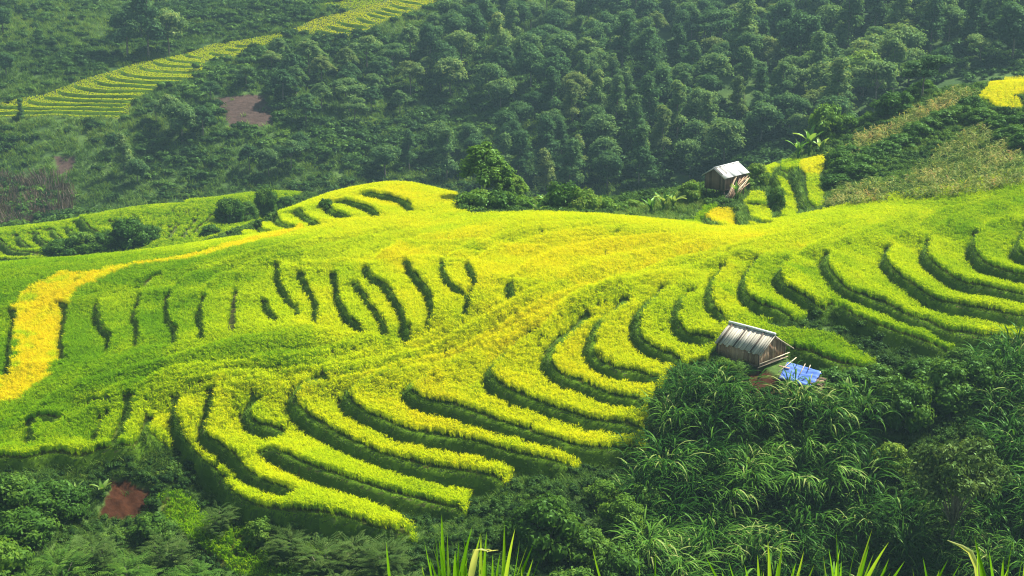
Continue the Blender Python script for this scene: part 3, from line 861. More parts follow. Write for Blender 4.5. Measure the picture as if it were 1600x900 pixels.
def build_rice():
    g = np.random.default_rng(11)
    dens = lambda P: 30.0 if P is None else np.clip(32 - (np.hypot(P[:, 0], P[:, 1]) - 100) * 0.14, 18, 30)
    P = points_in(ZONES['main'], dens, g, notlip)
    P = P[g.random(len(P)) > field(FLOWM, P) * .8]
    t = rice_tint(P)
    r = np.hypot(P[:, 0], P[:, 1])
    near = np.full(len(P), 6.0); dt = np.zeros(len(P))          # every plot ripens a little differently
    for B in BANKS:
        if B['y0'] > 100: continue
        L = B['xy']; b0, b1 = L.min(0) - 6, L.max(0) + 6
        idx = np.nonzero(((P > b0) & (P < b1)).all(1))[0]
        sd, arc, tot = line_sd(P[idx], L); off = .09 * (2 * g.random() - 1)
        m = (sd > 0) & (sd < near[idx]); near[idx[m]] = sd[m]; dt[idx[m]] = off * np.clip((6 - sd[m]) / 3, 0, 1)
    t = np.where(inpoly(P, gold_strip), t, np.clip(t + dt, 0, .70))
    owner = np.full(len(P), -1); best = np.full(len(P), 4.2)
    for k, (pp, _) in enumerate(STRIPS):
        L = BANKS[bank_at(*pp)]['xy']
        b0, b1 = L.min(0) - 5, L.max(0) + 5
        idx = np.nonzero(((P > b0) & (P < b1)).all(1))[0]
        sd, arc, tot = line_sd(P[idx], L)
        m = (sd > 0) & (sd < best[idx]) & (arc > tot * .22) & (arc < tot - .05)
        owner[idx[m]] = k; best[idx[m]] = sd[m]
    scl = np.stack([0.9 + 0.3 * g.random(len(P))] * 2 + [0.82 + 0.3 * g.random(len(P)) + 0.08 * fbm(P[:, 0] / 2, P[:, 1] / 2, 61, 2)], 1)
    G3 = on_hill(P)
    def put(m, label, cat='rice field'):
        if m.sum(): scatter('rice', G3[m], C_RICE, 6, scl[m], t[m], None, g, label, cat)
    for k, (_, lab) in enumerate(STRIPS): put(owner == k, lab, 'rice strip')
    rest = owner < 0
    gs = inpoly(P, gold_strip) & rest
    knoll = rest & ~gs & (r > 153) & (P[:, 0] / P[:, 1] < -0.03)
    left = rest & ~gs & ~knoll & (P[:, 0] / P[:, 1] < -0.115 - 0.0 * r)
    right = rest & ~gs & ~knoll & ~left & (P[:, 0] / P[:, 1] > 0.20)
    put(gs, 'winding strip of ripe golden rice along the left crest')
    put(knoll, 'bright rice covering the round knoll behind the middle of the spur')
    put(left, 'green and yellow rice over the left part of the spur')
    put(right, 'green rice across the upper part of the right slope')
    put(rest & ~gs & ~knoll & ~left & ~right, 'bright yellow rice covering the broad middle of the spur')
    # smaller plots
    def plot(z, d, tint, lab, far=False, s=1.0, cat='rice plot'):
        Q = points_in(ZONES[z], d, g, notlip)
        tt = np.clip(tint + 0.10 * fbm(Q[:, 0] / 3, Q[:, 1] / 3, 71, 3) + 0.05 * g.normal(size=len(Q)), 0, 1)
        scatter('rice', on_hill(Q), C_RICE_FAR if far else C_RICE, 4 if far else 6, s * (0.85 + 0.3 * g.random(len(Q))), tt, None, g, lab, cat)
    plot('low', 16, 0.03, 'olive green rice in the low plot among the near left bushes')
    plot('mound', 9, 0.24, 'green rice terraces on the mound beyond the left crest', True, 1.0, 'rice field')
    plot('p1', 18, 0.8, 'golden rice plot with a dark earth bank, nearest below the upper hut')
    plot('p1b', 18, 0.15, 'green rice wedge left of the golden plot below the upper hut')
    plot('p2', 18, 0.42, 'yellow green rice plot in two steps left of the dark round bush')
    plot('p3', 18, 0.36, 'small rice plot above the dark round bush')
    plot('p4', 18, 0.36, 'small rice plot just right of the dark round bush')
    plot('p5', 18, 0.36, 'leftmost rice plot of the top row right of the upper hut')
    plot('p6', 18, 0.25, 'green middle rice plot of the top row right of the upper hut')
    plot('p7', 16, 0.65, 'golden rice plot below the banana plants on the right')
    plot('p8', 16, 0.33, 'narrow rice strip running down beside the green hedge slope')
    plot('top', 14, 0.68, 'curved golden rice plot high on the right edge')
    plot('farlow', 11, 0.52, 'stepped pale green rice terraces across the valley on the left', True, .5, 'rice terraces')
    plot('farhigh', 11, 0.62, 'yellow rice terraces across the valley near the top edge', True, .5, 'rice terraces')
    plot('fartop', 8, 0.4, 'highest small rice terraces across the valley', True, .6, 'rice terraces')
build_rice()

# ------------------------------------------------------------------ grassy faces of the banks
M_BANK = leaf_mat('bank_grass', [(0.0, (0.045, 0.095, 0.010)), (0.4, (0.09, 0.175, 0.012)), (0.75, (0.16, 0.29, 0.015)), (0.9, (0.16, 0.27, 0.02)), (1.0, (0.16, 0.10, 0.035))], trans=0.3, gloss=0.05, spread=0.8, rnd=0.15)
def build_banks():
    g = np.random.default_rng(5)
    for B in BANKS:
        if B['w'] < 3.5 or B['flow']: continue
        L = smooth_line(B['xy'], 0.45 if B['y0'] < 185 else 0.8)
        T = np.gradient(L, axis=0); T /= np.linalg.norm(T, axis=1)[:, None] + 1e-9
        Nn = np.stack([-T[:, 1], T[:, 0]], 1)                # towards the uphill side
        half = B['half'] + .06
        offs = np.array([-half - .05, -half * .5, 0, half * .5, half, half + B['lip'] * .8])
        n, m = len(L), len(offs)
        P = L[:, None] + Nn[:, None] * offs[None, :, None] + 0.05 * g.normal(size=(n, m, 2))
        z = gsample(H, P[..., 0].ravel(), P[..., 1].ravel()) + 0.035 + 0.03 * g.random(n * m)
        V = np.hstack([P.reshape(-1, 2), z[:, None]])
        b = (np.arange(n - 1) * m)[:, None] + np.arange(m - 1)[None]
        Fq = np.stack([b, b + m, b + m + 1, b + 1], -1).reshape(-1, 4)
        lv0 = np.clip(np.tile([.1, .1, .15, .3, .55], n - 1) + 0.3 * g.random(len(Fq)) + 0.3 * (fbm(L[:, 0], L[:, 1], 81, 2)[:-1].repeat(m - 1)), 0, 1)
        tot = np.linalg.norm(np.diff(L, axis=0), axis=1).sum()
        if True:
            k = int(tot * (75 if B['y0'] < 185 else 30 if B['y0'] < 280 else 12))
            i = g.integers(0, n - 1, k); f = g.random(k)
            o = np.where(g.random(k) < .45, half + (B['lip'] + .05) * g.random(k), -half + 2 * half * g.random(k))
            Q = L[i] * (1 - f)[:, None] + L[i + 1] * f[:, None] + Nn[i] * o[:, None]
            Q3 = np.hstack([Q, gsample(H, Q[:, 0], Q[:, 1])[:, None] + .02])
            az = np.arctan2(-Nn[i, 1], -Nn[i, 0]) + g.normal(size=k) * 0.9
            V2, F2 = ribbons(Q3, az, 0.16 + 0.28 * g.random(k), 0.03 + 0.03 * g.random(k), 0.15 + 0.5 * g.random(k), 0.6 + 1.3 * g.random(k), 2)
            lv = np.repeat(np.clip(0.05 + 0.4 * g.random(k) + 0.45 * (o > half - .1), 0, 0.88), 2)
            brown = np.repeat(g.random(k) < 0.06 + B['soil'] * .5, 2); lv = np.where(brown, 1.0, lv)
            V, Fq, lv0 = np.vstack([V, V2]), np.vstack([Fq, F2 + len(V)]), np.concatenate([lv0, lv])
        if B['y0'] == 60 and L[:, 1].mean() < 108 and B['px'][0][1] > 715:     # weeds hanging over the drop at the lower left
            k = int(tot * 60); i = g.integers(0, n - 1, k); o = -.1 - 2.6 * g.random(k) ** 1.3
            Q = L[i] + Nn[i] * o[:, None] + g.normal(size=(k, 2)) * .15
            Q = Q[field(SOILP * 1.0, Q) < .2]; k = len(Q)
            scatter('weeds', on_hill(Q), C_GRASS, 4, .7 + .8 * g.random(k), np.clip(.45 + .2 * g.normal(size=k), .1, .9), None, g, 'weeds hanging down the drop below the left end of the rice', 'weeds')
            k = int(tot * 8); i = g.integers(0, n - 1, k); o = -.6 - 2.4 * g.random(k)
            Q = L[i] + Nn[i] * o[:, None]; Q = Q[field(SOILP * 1.0, Q) < .2]; k = len(Q)
            scatter('scrub', on_hill(Q), C_SCRUB, 5, .35 + .5 * g.random(k), np.clip(.35 + .2 * g.normal(size=k), .05, .8), None, g, 'small leafy weeds on the drop below the left end of the rice', 'weeds')
        obj('terrace_bank', make_mesh('terrace_bank', V, [Fq], M_BANK, fattr={'lv': lv0}), HILL)
# ------------------------------------------------------------------ trees and bushes
M_BARK = bpy.data.materials.new('bark'); M_BARK.use_nodes = True
def _bark():
    nt = M_BARK.node_tree; b = nt.nodes['Principled BSDF']; b.inputs['Roughness'].default_value = .9
    nz = nt.nodes.new('ShaderNodeTexNoise'); nz.inputs['Scale'].default_value = 6
    tc = nt.nodes.new('ShaderNodeTexCoord'); nt.links.new(tc.outputs['Object'], nz.inputs['Vector'])
    cr = nt.nodes.new('ShaderNodeValToRGB'); cr.color_ramp.elements[0].color = (0.07, 0.055, 0.04, 1); cr.color_ramp.elements[1].color = (0.26, 0.23, 0.18, 1)
    cr.color_ramp.elements[0].position = .3; cr.color_ramp.elements[1].position = .7
    nt.links.new(nz.outputs['Fac'], cr.inputs[0]); nt.links.new(cr.outputs[0], b.inputs['Base Color'])
_bark()
M_FOREST = leaf_mat('forest_leaf', [(0.0, (0.022, 0.060, 0.024)), (0.4, (0.058, 0.135, 0.046)), (0.8, (0.155, 0.255, 0.072)), (1.0, (0.29, 0.35, 0.10))], trans=0.4, gloss=0.04, spread=0.55, rnd=0.6)
M_BUSH = leaf_mat('bush_leaf', [(0.0, (0.022, 0.07, 0.008)), (0.5, (0.06, 0.145, 0.016)), (1.0, (0.15, 0.26, 0.03))], trans=0.35, gloss=0.08, spread=0.6, rnd=0.35)
M_FRESH = leaf_mat('fresh_leaf', [(0.0, (0.05, 0.13, 0.015)), (0.5, (0.13, 0.25, 0.025)), (1.0, (0.27, 0.34, 0.05))], trans=0.4, gloss=0.08, spread=0.6, rnd=0.3)
M_SCRUB = leaf_mat('scrub_leaf', [(0.0, (0.018, 0.048, 0.012)), (0.35, (0.055, 0.125, 0.020)), (0.7, (0.14, 0.25, 0.03)), (1.0, (0.19, 0.25, 0.04))], trans=0.35, gloss=0.06, inst=True, spread=0.4, rnd=0.2)
M_GREY = leaf_mat('feathery_leaf', [(0.0, (0.02, 0.05, 0.008)), (0.5, (0.06, 0.115, 0.02)), (1.0, (0.15, 0.21, 0.05))], trans=0.3, gloss=0.1, spread=0.6, rnd=0.2)

def trunk_mesh(name, h, r, limbs, g):
    mb = MB()
    t = np.linspace(0, 1, 6)
    wob = np.cumsum(g.normal(size=(6, 2)) * 0.05 * h / 6, 0); wob[0] = 0
    P = np.hstack([wob, (t * h)[:, None]]); P[0, 2] = -0.8
    mb.tube(P, r * (1 - 0.65 * t), 7)
    for (zz, d) in limbs:
        a = P[min(5, max(1, int(zz / h * 5)))]
        d = np.asarray(d, float); q = d - a
        mb.tube([a, a + q * .4 + [0, 0, np.linalg.norm(q) * .05], a + q * .8], [r * .5, r * .35, r * .12], 5)
    return mb.mesh(name, M_BARK, True)

def make_tree(kind, seed):
    """returns (crown mesh, trunk mesh) of a tree about 10 m tall"""
    g = np.random.default_rng(seed)
    L = []
    if kind == 'round':
        h = 9.5
        for i in range(9):
            a = i * 2.4; rr = 2.5 * math.sqrt((i + .4) / 9)
            L.append((rr * math.cos(a), rr * math.sin(a), h - 1.8 - 2.6 * (rr / 2.6) ** 2 + g.normal() * .5, 1.5 + g.random() * .5, 1.5 + g.random() * .5, 1.25 + .4 * g.random()))
        for i in range(4): L.append((1.5 * math.cos(i * 1.6), 1.5 * math.sin(i * 1.6), h - 4.8 + g.normal() * .4, 1.6, 1.6, 1.4))
        n, lf, tr = 2300, .52, h - 2
    elif kind == 'tall':
        h = 12.5
        for i in range(9):
            z = h - 1.2 - i * .95; rr = .5 + .17 * i
            a = g.random() * 6.28
            L.append((rr * .8 * math.cos(a), rr * .8 * math.sin(a), z, 1.3 + .08 * i, 1.3 + .08 * i, 1.1))
        n, lf, tr = 2000, .48, h - 2
    elif kind == 'spread':
        h = 9
        for i in range(8):
            a = i * 2.4; rr = 3.4 * math.sqrt((i + .3) / 8)
            L.append((rr * math.cos(a), rr * math.sin(a), h - 1.4 - .9 * (rr / 3) ** 2 + g.normal() * .8, 1.5 + .6 * g.random(), 1.5 + .6 * g.random(), .85 + .3 * g.random()))
        n, lf, tr = 2000, .50, h - 1.5
    elif kind == 'plume':                                    # bamboo-like, with bowed plumes
        h = 9.5
        for i in range(13):
            a = i * 2.4; rr = 3.0 * math.sqrt((i + .3) / 13)
            for k in range(3):
                L.append((rr * (.7 + .25 * k) * math.cos(a), rr * (.7 + .25 * k) * math.sin(a), h - 1.0 - .9 * (rr / 2.2) ** 2 - k * .9 + g.normal() * .3, .95, .95, .75))
        n, lf, tr = 2600, .48, h - 2
    L = np.array(L)
    crown = crown_mesh('crown', L, n, lf, M_FOREST, g, shell=.4, up=.8, core=.62)
    limbs = [(tr * .6, (l[0] * .8, l[1] * .8, l[2] - .3)) for l in L[:5]]
    return crown, trunk_mesh('trunk', tr, .22, limbs, g)
TREES = {k: [make_tree(k, 300 + 10 * j + i) for i in range(n)] for j, (k, n) in enumerate((('round', 4), ('tall', 3), ('spread', 2), ('plume', 3)))}
def place_tree(name, loc, rz, sc, pair, label, cat, group=None, crown_mat=None):
    t = empty(name, loc, rz, sc)
    tag(t, label, cat, group)
    c = obj('crown', pair[0], t)
    if crown_mat is not None:
        c.data = crown_copy(pair[0], crown_mat)
    obj('trunk', pair[1], t)
    return t
_cc = {}
def crown_copy(me, mat):
    k = (me.name, mat.name)
    if k not in _cc:
        m = me.copy(); m.materials.clear(); m.materials.append(mat); _cc[k] = m
    return _cc[k]

def poisson(poly, d, g, tries=9000, ok=None):
    b0, b1 = poly.min(0), poly.max(0)
    P = b0 + g.random((tries, 2)) * (b1 - b0)
    P = P[inpoly(P, poly)]
    if ok is not None: P = P[ok(P)]
    keep = np.empty((0, 2))
    for p in P:
        if len(keep) == 0 or ((keep - p) ** 2).sum(1).min() > d * d: keep = np.vstack([keep, p])
    return keep

FOREST = [  # outline (px, py), spacing, kinds, size range, label, group
 ([(700,20),(720,0,400),(1100,0,405),(1075,110),(960,130),(830,190),(745,190),(700,150),(660,95)], 7.2, ('round','tall','plume','round','round'), (.9,1.25), 'tree in the dense dark forest of the upper middle slope across the valley', 'trees of the dark upper middle forest'),
 ([(830,195),(960,135),(1075,115),(1180,110),(1290,150),(1260,230),(1180,236),(1100,292),(1000,316,268),(880,318,268),(800,300),(760,262),(700,285),(600,278),(640,262),(720,240)], 6.6, ('round','tall','tall','round'), (.8,1.15), 'sunlit crowned tree in the forest on the spur across the valley', 'trees of the lit spur forest'),
 ([(1080,105),(1110,0,400),(1640,0,350),(1640,85,302),(1600,100),(1440,130),(1300,235),(1265,228),(1295,150),(1190,108)], 7.2, ('round','round','spread','tall'), (.95,1.4), 'dark tree in the forest filling the upper right slope', 'trees of the upper right forest'),
 ([(425,125),(480,118),(560,112),(650,88),(660,110),(690,150),(640,185),(560,200),(470,205),(430,160)], 6.0, ('plume','plume','spread'), (.7,1.0), 'feathery crowned tree in the grove below the yellow far terraces', 'trees of the feathery grove'),
]
def to_pixel(x, y, z):
    cp, sp = math.cos(PITCH), math.sin(PITCH)
    dz = y * cp - z * sp; up_ = y * sp + z * cp
    return 800 + F * x / dz, 450 - F * up_ / dz
M_FRESHFAR = leaf_mat('pale_forest_leaf', [(0.0, (0.05, 0.10, 0.030)), (0.5, (0.12, 0.19, 0.05)), (1.0, (0.26, 0.30, 0.09))], trans=0.4, gloss=0.04, spread=0.55, rnd=0.4)
def build_forest():
    g = np.random.default_rng(21)
    tot = 0
    for pts, d, kinds, sr, lab, grp in FOREST:
        poly = on_base([p for p in pts], 262)
        ok = lambda P: (field(RICEM * 1.0, P) < .1) & (field(SOILP * 1.0, P) < .1)
        Q = poisson(poly, d, g, ok=ok)
        for p in Q:
            k = kinds[g.integers(len(kinds))]; v = TREES[k][g.integers(len(TREES[k]))]
            s = sr[0] + (sr[1] - sr[0]) * g.random()
            z = float(gsample(H, p[:1], p[1:])[0])
            s *= (.75 if g.random() < .25 else 1.0)
            px_, py_ = to_pixel(p[0], p[1], z)
            kw = {'round': 'round crowned', 'tall': 'tall narrow', 'spread': 'flat topped', 'plume': 'feathery'}[k]
            if 'grove' in grp: row = 'in the grove under the yellow far terraces'; row = 'in the grove under the yellow terraces'; col = 'left of the gully' if px_ < 560 else 'beside the grassy gully'
            else:
                row = 'near the top edge' if py_ < 75 else 'midway up the far slope' if py_ < 165 else 'low on the far slope'
                col = 'left of the bamboo clump' if px_ < 720 else 'above the bamboo clump' if px_ < 850 else 'above the ridge bananas' if px_ < 980 else 'left of the upper hut' if px_ < 1095 else 'above the upper hut' if px_ < 1180 else 'above the small plots' if px_ < 1300 else 'above the hedge slope' if px_ < 1450 else 'behind the high golden plot'
            pale = g.random() < .12
            lab = ('pale ' if pale else '') + f'{kw} forest tree {row}, {col}'
            place_tree('forest_tree', (p[0], p[1], z - .3), g.random() * 6.28, (s * (.9 + .25 * g.random()), s * (.9 + .25 * g.random()), s), v, lab, 'tree', lab.replace('tree', 'trees'), M_FRESHFAR if pale else None); tot += 1
    print('forest trees', tot)
build_forest()

def ground_at(px, py, y0=60.0):
    p = on_ground(px, py, None, y0); return p
# trees one can pick out: (px, py of the foot, y0, kind, size, label, material)
SINGLE = [
 (1345,150,262,'round',1.15,'pale yellowish tall tree standing out of the upper right forest',M_FRESH),
 (232,92,285,'tall',1.5,'tallest dark tree of the clump above the left far terraces',None),
 (200,92,285,'round',1.35,'dark rounded tree left in the clump above the left far terraces',None),
 (264,88,285,'round',1.3,'dark tree right in the clump above the left far terraces',None),
 (222,62,285,'round',1.3,'dark tree behind the clump above the left far terraces',None),
 (285,225,268,'round',1.05,'big dark leafy tree at the right foot of the left far terraces',None),
 (268,205,270,'plume',.9,'feathery tree beside the big dark tree at the foot of the far terraces',None),
 (318,215,268,'plume',.75,'feathery tree left of the reddish ploughed field',None),
 (245,195,275,'spread',.6,'low spreading tree at the lower right corner of the far terraces',None),
 (330,165,285,'spread',.6,'low tree touching the left side of the reddish ploughed field',None),
 (33,188,285,'tall',.34,'small lone tree in front of the lowest far terrace',None),
 (385,140,285,'spread',.6,'low spreading tree above the reddish ploughed field',None),
 (425,112,285,'spread',.55,'low tree under the yellow tip of the far terraces',None),
 (436,100,285,'plume',.7,'feathery tree where the far terraces narrow to a yellow tip',None),
 (195,275,262,'tall',.75,'thin bluish tree on the lower left slope across the valley',None),
 (215,290,262,'round',.65,'rounded bush tree on the lower left slope across the valley',None),
 (180,240,268,'plume',.5,'small feathery tree on the lower left slope, above the thin bluish one',None),
 (420,278,262,'round',.75,'darkest rounded tree in the row behind the left mound',None),
 (390,270,262,'plume',.65,'feathery tree in the row behind the left mound, left of the darkest one',None),
 (455,270,262,'spread',.75,'spreading tree in the row behind the left mound, right of the darkest one',None),
 (470,245,265,'round',.6,'rounded tree above the row behind the left mound',None),
 (10,120,285,'round',.7,'dark tree at the left edge above the far terraces',None),
 (5,55,285,'round',.8,'dark tree at the left edge near the top',None),
 (100,175,0,'none',0,'',None),
]
g_ = np.random.default_rng(33)
for px, py, y0, k, s, lab, mt in SINGLE:
    if k == 'none': continue
    p = ground_at(px, py, y0); v = TREES[k][g_.integers(len(TREES[k]))]
    place_tree('tree', (p[0], p[1], p[2] - .3), g_.random() * 6.28, s, v, lab, 'tree', None, mt)

# ---- bushes and shrubs that one can pick out
def make_bush(seed, mat, leaf=.20, n=2600, plume=False, aspect=.5, flat=1.0):
    """a bush about 3 m across and 2.6 m tall"""
    g = np.random.default_rng(seed)
    L = []
    for i in range(11):
        a = i * 2.4; rr = 1.15 * math.sqrt((i + .2) / 11)
        z = (1.9 - .95 * (rr / 1.1) ** 2) * flat + g.normal() * .16
        L.append((rr * math.cos(a), rr * math.sin(a), z, .5 + .25 * g.random(), .5 + .25 * g.random(), .42 + .2 * g.random()))
    for i in range(6): L.append((.9 * math.cos(i * 1.05), .9 * math.sin(i * 1.05), .55, .6, .6, .55))
    return crown_mesh('foliage', np.array(L), n, leaf, mat, g, aspect, shell=.45, up=.25)
def make_fern(seed, mat, n=230, L=.85, pin=.14):
    """a bush of arching fronds, each with paired leaflets"""
    g = np.random.default_rng(seed)
    base = np.stack([g.normal(size=n) * .55, g.normal(size=n) * .55, .25 + 1.5 * g.random(n)], 1)
    base[:, :2] *= (1.25 - base[:, 2:] / 2.4)
    az = np.arctan2(base[:, 1], base[:, 0]) + g.normal(size=n) * .7
    k = 11; t = np.linspace(0.08, 1, k)
    ph = (.35 + .4 * g.random(n))[:, None] + (1.0 + .5 * g.random(n))[:, None] * t[None]
    st = L * (.7 + .5 * g.random(n))[:, None] / k
    hr = np.cumsum(st * np.sin(ph), 1); hz = np.cumsum(st * np.cos(ph), 1)
    d = np.stack([np.cos(az), np.sin(az)], 1); sdv = np.stack([-np.sin(az), np.cos(az), 0 * az], 1)
    C = np.zeros((n, k, 3)); C[..., :2] = base[:, None, :2] + d[:, None] * hr[..., None]; C[..., 2] = base[:, None, 2] + hz
    fw = np.stack([d[:, 0], d[:, 1], 0 * az], 1)
    Vs = []
    ln = pin * np.sin(np.pi * np.clip(t * .85 + .12, 0, 1)) ** .7
    for sgn in (-1, 1):
        tip = C + (sgn * sdv[:, None] * .9 + fw[:, None] * .35) * ln[None, :, None] - np.array([0, 0, .25]) * ln[None, :, None] * (.3 + .7 * g.random((n, k, 1)))
        mid = (C + tip) / 2
        wv = fw[:, None] * (.19 * pin)
        Vs.append(np.stack([C, mid + wv, tip, mid - wv], 2).reshape(-1, 3))
    V = np.concatenate(Vs); m = len(V) // 4
    lv = np.tile(np.repeat(g.random(n), k), 2) * .7 + .3 * g.random(m)
    F4 = np.arange(m * 4).reshape(-1, 4)
    bv, bf = blob(np.array([0, 0, .6]), np.array([.75, .75, .65]), g)
    return make_mesh('foliage', np.vstack([V, bv]), [np.vstack([F4, bf + len(V)])], mat, fattr={'lv': np.concatenate([lv, np.full(len(bf), .1)])})
def stem_mesh(seed, h=1.6, r=.05):
    g = np.random.default_rng(seed); mb = MB()
    for i in range(5):
        a = i * 1.3; mb.tube([(0.1 * math.cos(a), .1 * math.sin(a), -.4), (.25 * math.cos(a), .25 * math.sin(a), h * .5), (.6 * math.cos(a), .6 * math.sin(a), h)], [r, r * .7, r * .3], 5)
    return mb.mesh('stem', M_BARK, True)
BUSH = {'dark': [make_bush(400 + i, M_BUSH) for i in range(4)], 'fresh': [make_bush(410 + i, M_FRESH) for i in range(3)],
        'grey': [make_fern(420 + i, M_GREY) for i in range(4)], 'fern': [make_fern(425 + i, M_BUSH, 190, .95, .18) for i in range(3)], 'far': [make_bush(430 + i, M_BUSH, .34, 1200) for i in range(3)]}
STEM = [stem_mesh(440 + i) for i in range(2)]
def place_bush(px, py, y0, kind, sc, label, cat='bush', name='bush', group=None, rz=None, loc=None):
    p = ground_at(px, py, y0) if loc is None else loc
    t = empty(name, (p[0], p[1], p[2] - .1), g_.random() * 6.28, sc)
    tag(t, label, cat, group)
    obj('foliage', BUSH[kind][g_.integers(len(BUSH[kind]))], t)
    obj('stem', STEM[g_.integers(2)], t)
    return t
place_tree('bamboo_tree', tuple(at_depth(757, 338, 172)), 1.0, (.95, .95, .98), TREES['plume'][0], 'tall bushy bamboo clump with bright plumes behind the middle of the spur', 'bamboo', None, M_FRESH)
place_tree('bamboo_tree', tuple(at_depth(778, 342, 174)), 2.0, (.6, .6, .78), TREES['plume'][1], 'lower bamboo clump leaning right of the tallest one', 'bamboo', None, M_FRESH)
place_tree('bamboo_tree', tuple(at_depth(803, 343, 175)), 4.0, (.55, .55, .62), TREES['plume'][0], 'slender low bamboo clump at the right end of the bamboo group', 'bamboo', None, M_FRESH)
for (px, py, Y, kind, sc, lab) in [
 (742,350,164,'fresh',(2.3,1.9,1.8),'big rounded bush overhanging the dip between the knoll and the ridge'),
 (782,350,164,'dark',(1.9,1.7,1.75),'rounded bush right of the big one in the dip behind the ridge'),
 (737,352,158,'fresh',(.55,.55,.5),'small pale bush at the bottom of the dip beside the knoll'),
 (818,350,165,'fresh',(1.7,1.6,1.5),'leafy bush left of the banana plants behind the ridge'),
 (884,350,165,'dark',(2.0,1.8,2.3),'dark pointed bush right of the banana plants behind the ridge'),
 (910,348,164,'fresh',(1.5,1.5,1.75),'pale flowering bush leaning on the dark pointed bush'),
 (940,346,167,'fresh',(1.5,1.4,1.35),'light green bush at the right end of the row behind the ridge'),
 (800,352,162,'fresh',(1.2,1.2,.9),'pale bush at the foot of the bamboo, just behind the rice'),
 (852,352,169,'fresh',(1.9,1.7,1.6),'bright leafy bush behind the banana plants on the ridge line'),
 (926,347,172,'dark',(1.6,1.5,1.5),'dark green bush behind the pale ones on the ridge line'),
 (988,334,173,'fresh',(1.2,1.1,.8),'bright low bush on the left end of the green hill'),
 (1078,316,174,'fresh',(1.1,1.1,1.2),'bright shrub left of the upper hut, beside the bananas'),
 (968,336,170,'dark',(1.0,1.0,.7),'low bush where the row behind the ridge meets the green slope'),
 ]:
    p = at_depth(px, py, Y); place_bush(0, 0, 0, kind, sc, lab, loc=p)
for (px, py, y0, kind, sc, lab) in [
 (360,352,180,'dark',(1.7,1.6,1.9),'dark round bush left in the group between the knoll and the left mound'),
 (385,348,185,'dark',(1.4,1.4,1.5),'middle bush of the group between the knoll and the left mound'),
 (416,338,190,'dark',(1.4,1.3,2.0),'tallest dark bush of the group between the knoll and the left mound'),
 (448,328,195,'dark',(1.2,1.2,1.0),'low bush right of the tallest dark one beside the left mound'),
 (330,372,175,'dark',(1.1,1.1,.9),'small dark bush on the crest below the green mound'),
 (96,402,178,'dark',(1.9,1.7,1.3),'leftmost bush of the thicket at the foot of the left mound'),
 (128,398,178,'fresh',(2.0,1.8,1.5),'pale leafed bush in the thicket at the foot of the left mound'),
 (160,394,180,'dark',(1.7,1.7,1.4),'bush in the middle of the thicket at the foot of the left mound'),
 (205,388,182,'dark',(2.3,2.1,2.1),'tall dark bush ending the thicket at the foot of the left mound'),
 (233,378,186,'dark',(1.3,1.3,1.2),'low bush just right of the tall dark one at the foot of the left mound'),
 (1288,232,205,'fresh',(2.2,2.1,2.6),'round green tree standing at the top of the hedge slope'),
 (1320,215,205,'dark',(1.6,1.5,1.5),'bush right of the round green tree on the slope crest'),
 (1395,190,205,'dark',(2.1,1.9,1.7),'bushy shrub in the middle of the slope crest'),
 (1358,200,205,'fresh',(1.1,1.1,1.0),'small bush on the slope crest left of the bushy shrub'),
 (1440,160,215,'dark',(1.5,1.5,1.1),'low bush on the slope crest below the layered tree'),
 (1212,334,160,'dark',(.8,.8,1.4),'dark round bush standing between the small rice plots'),
 (1181,290,172,'fresh',(1.2,1.2,1.3),'bright green shrub just right of the upper hut'),
 (1165,298,172,'fresh',(.8,.8,.8),'leafy shrub in front of the log pile at the upper hut'),
 (1508,318,158,'dark',(.55,.55,.5),'clipped round bush on the end of a knoll bank'),
 ]:
    if lab.startswith('clipped'): px, py, y0, sc = 511, 330, 150, (.75,.75,.75)
    place_bush(px, py, y0, kind, sc, lab)
p = ground_at(1440, 168, 212); place_tree('tree', (p[0], p[1], p[2] - .3), .4, (.85, .85, .72), TREES['spread'][1], 'open layered tree with flat sprays above the slope crest on the right', 'tree', None, None)

# hedge of bushes climbing the right slope
HEDGE = [(1308,296),(1318,278),(1340,268),(1362,256),(1385,245),(1408,232),(1430,220),(1452,206),(1475,196),(1498,188),(1310,262),(1330,250),(1515,178),(1345,285),(1580,225),(1600,240),(1560,205),(1595,205),(1535,192)]
for i, (px, py) in enumerate(HEDGE):
    place_bush(px, py, 158, 'dark', (1.35 + .3 * g_.random(), 1.35 + .3 * g_.random(), .85 + .3 * g_.random()), 'dark green bush in the hedge climbing the maize slope on the right', 'bush', 'hedge_bush', 'hedge bushes on the maize slope')

# ------------------------------------------------------------------ undergrowth and scrub that nobody could count
def scrub_clump(seed, n=170, leaf=.16, mat=None):
    g = np.random.default_rng(seed)
    L = np.array([(g.normal() * .3, g.normal() * .3, .3 + .15 * g.random(), .4, .4, .33) for _ in range(5)])
    return crown_mesh('scrub', L, n, leaf, mat or M_SCRUB, g, shell=.6, core=.6)
C_SCRUB = source_collection('scrub', [scrub_clump(500 + i) for i in range(5)])
C_SCRUB_FAR = source_collection('undergrowth', [scrub_clump(520 + i, 110, .24) for i in range(4)])
def grass_tuft(seed, n=16, h=.5, w=.035):
    g = np.random.default_rng(seed)
    P = np.zeros((n, 3)); P[:, :2] = g.normal(size=(n, 2)) * .12
    V, Fq = ribbons(P, g.random(n) * 6.283, h * (.6 + .7 * g.random(n)), w * (.7 + .6 * g.random(n)), .15 + .4 * g.random(n), .5 + 1.1 * g.random(n), 3)
    return make_mesh('grass', V, [Fq], M_SCRUB, fattr={'lv': np.repeat(g.random(n), 3)})
C_GRASS = source_collection('grass', [grass_tuft(540 + i) for i in range(4)])

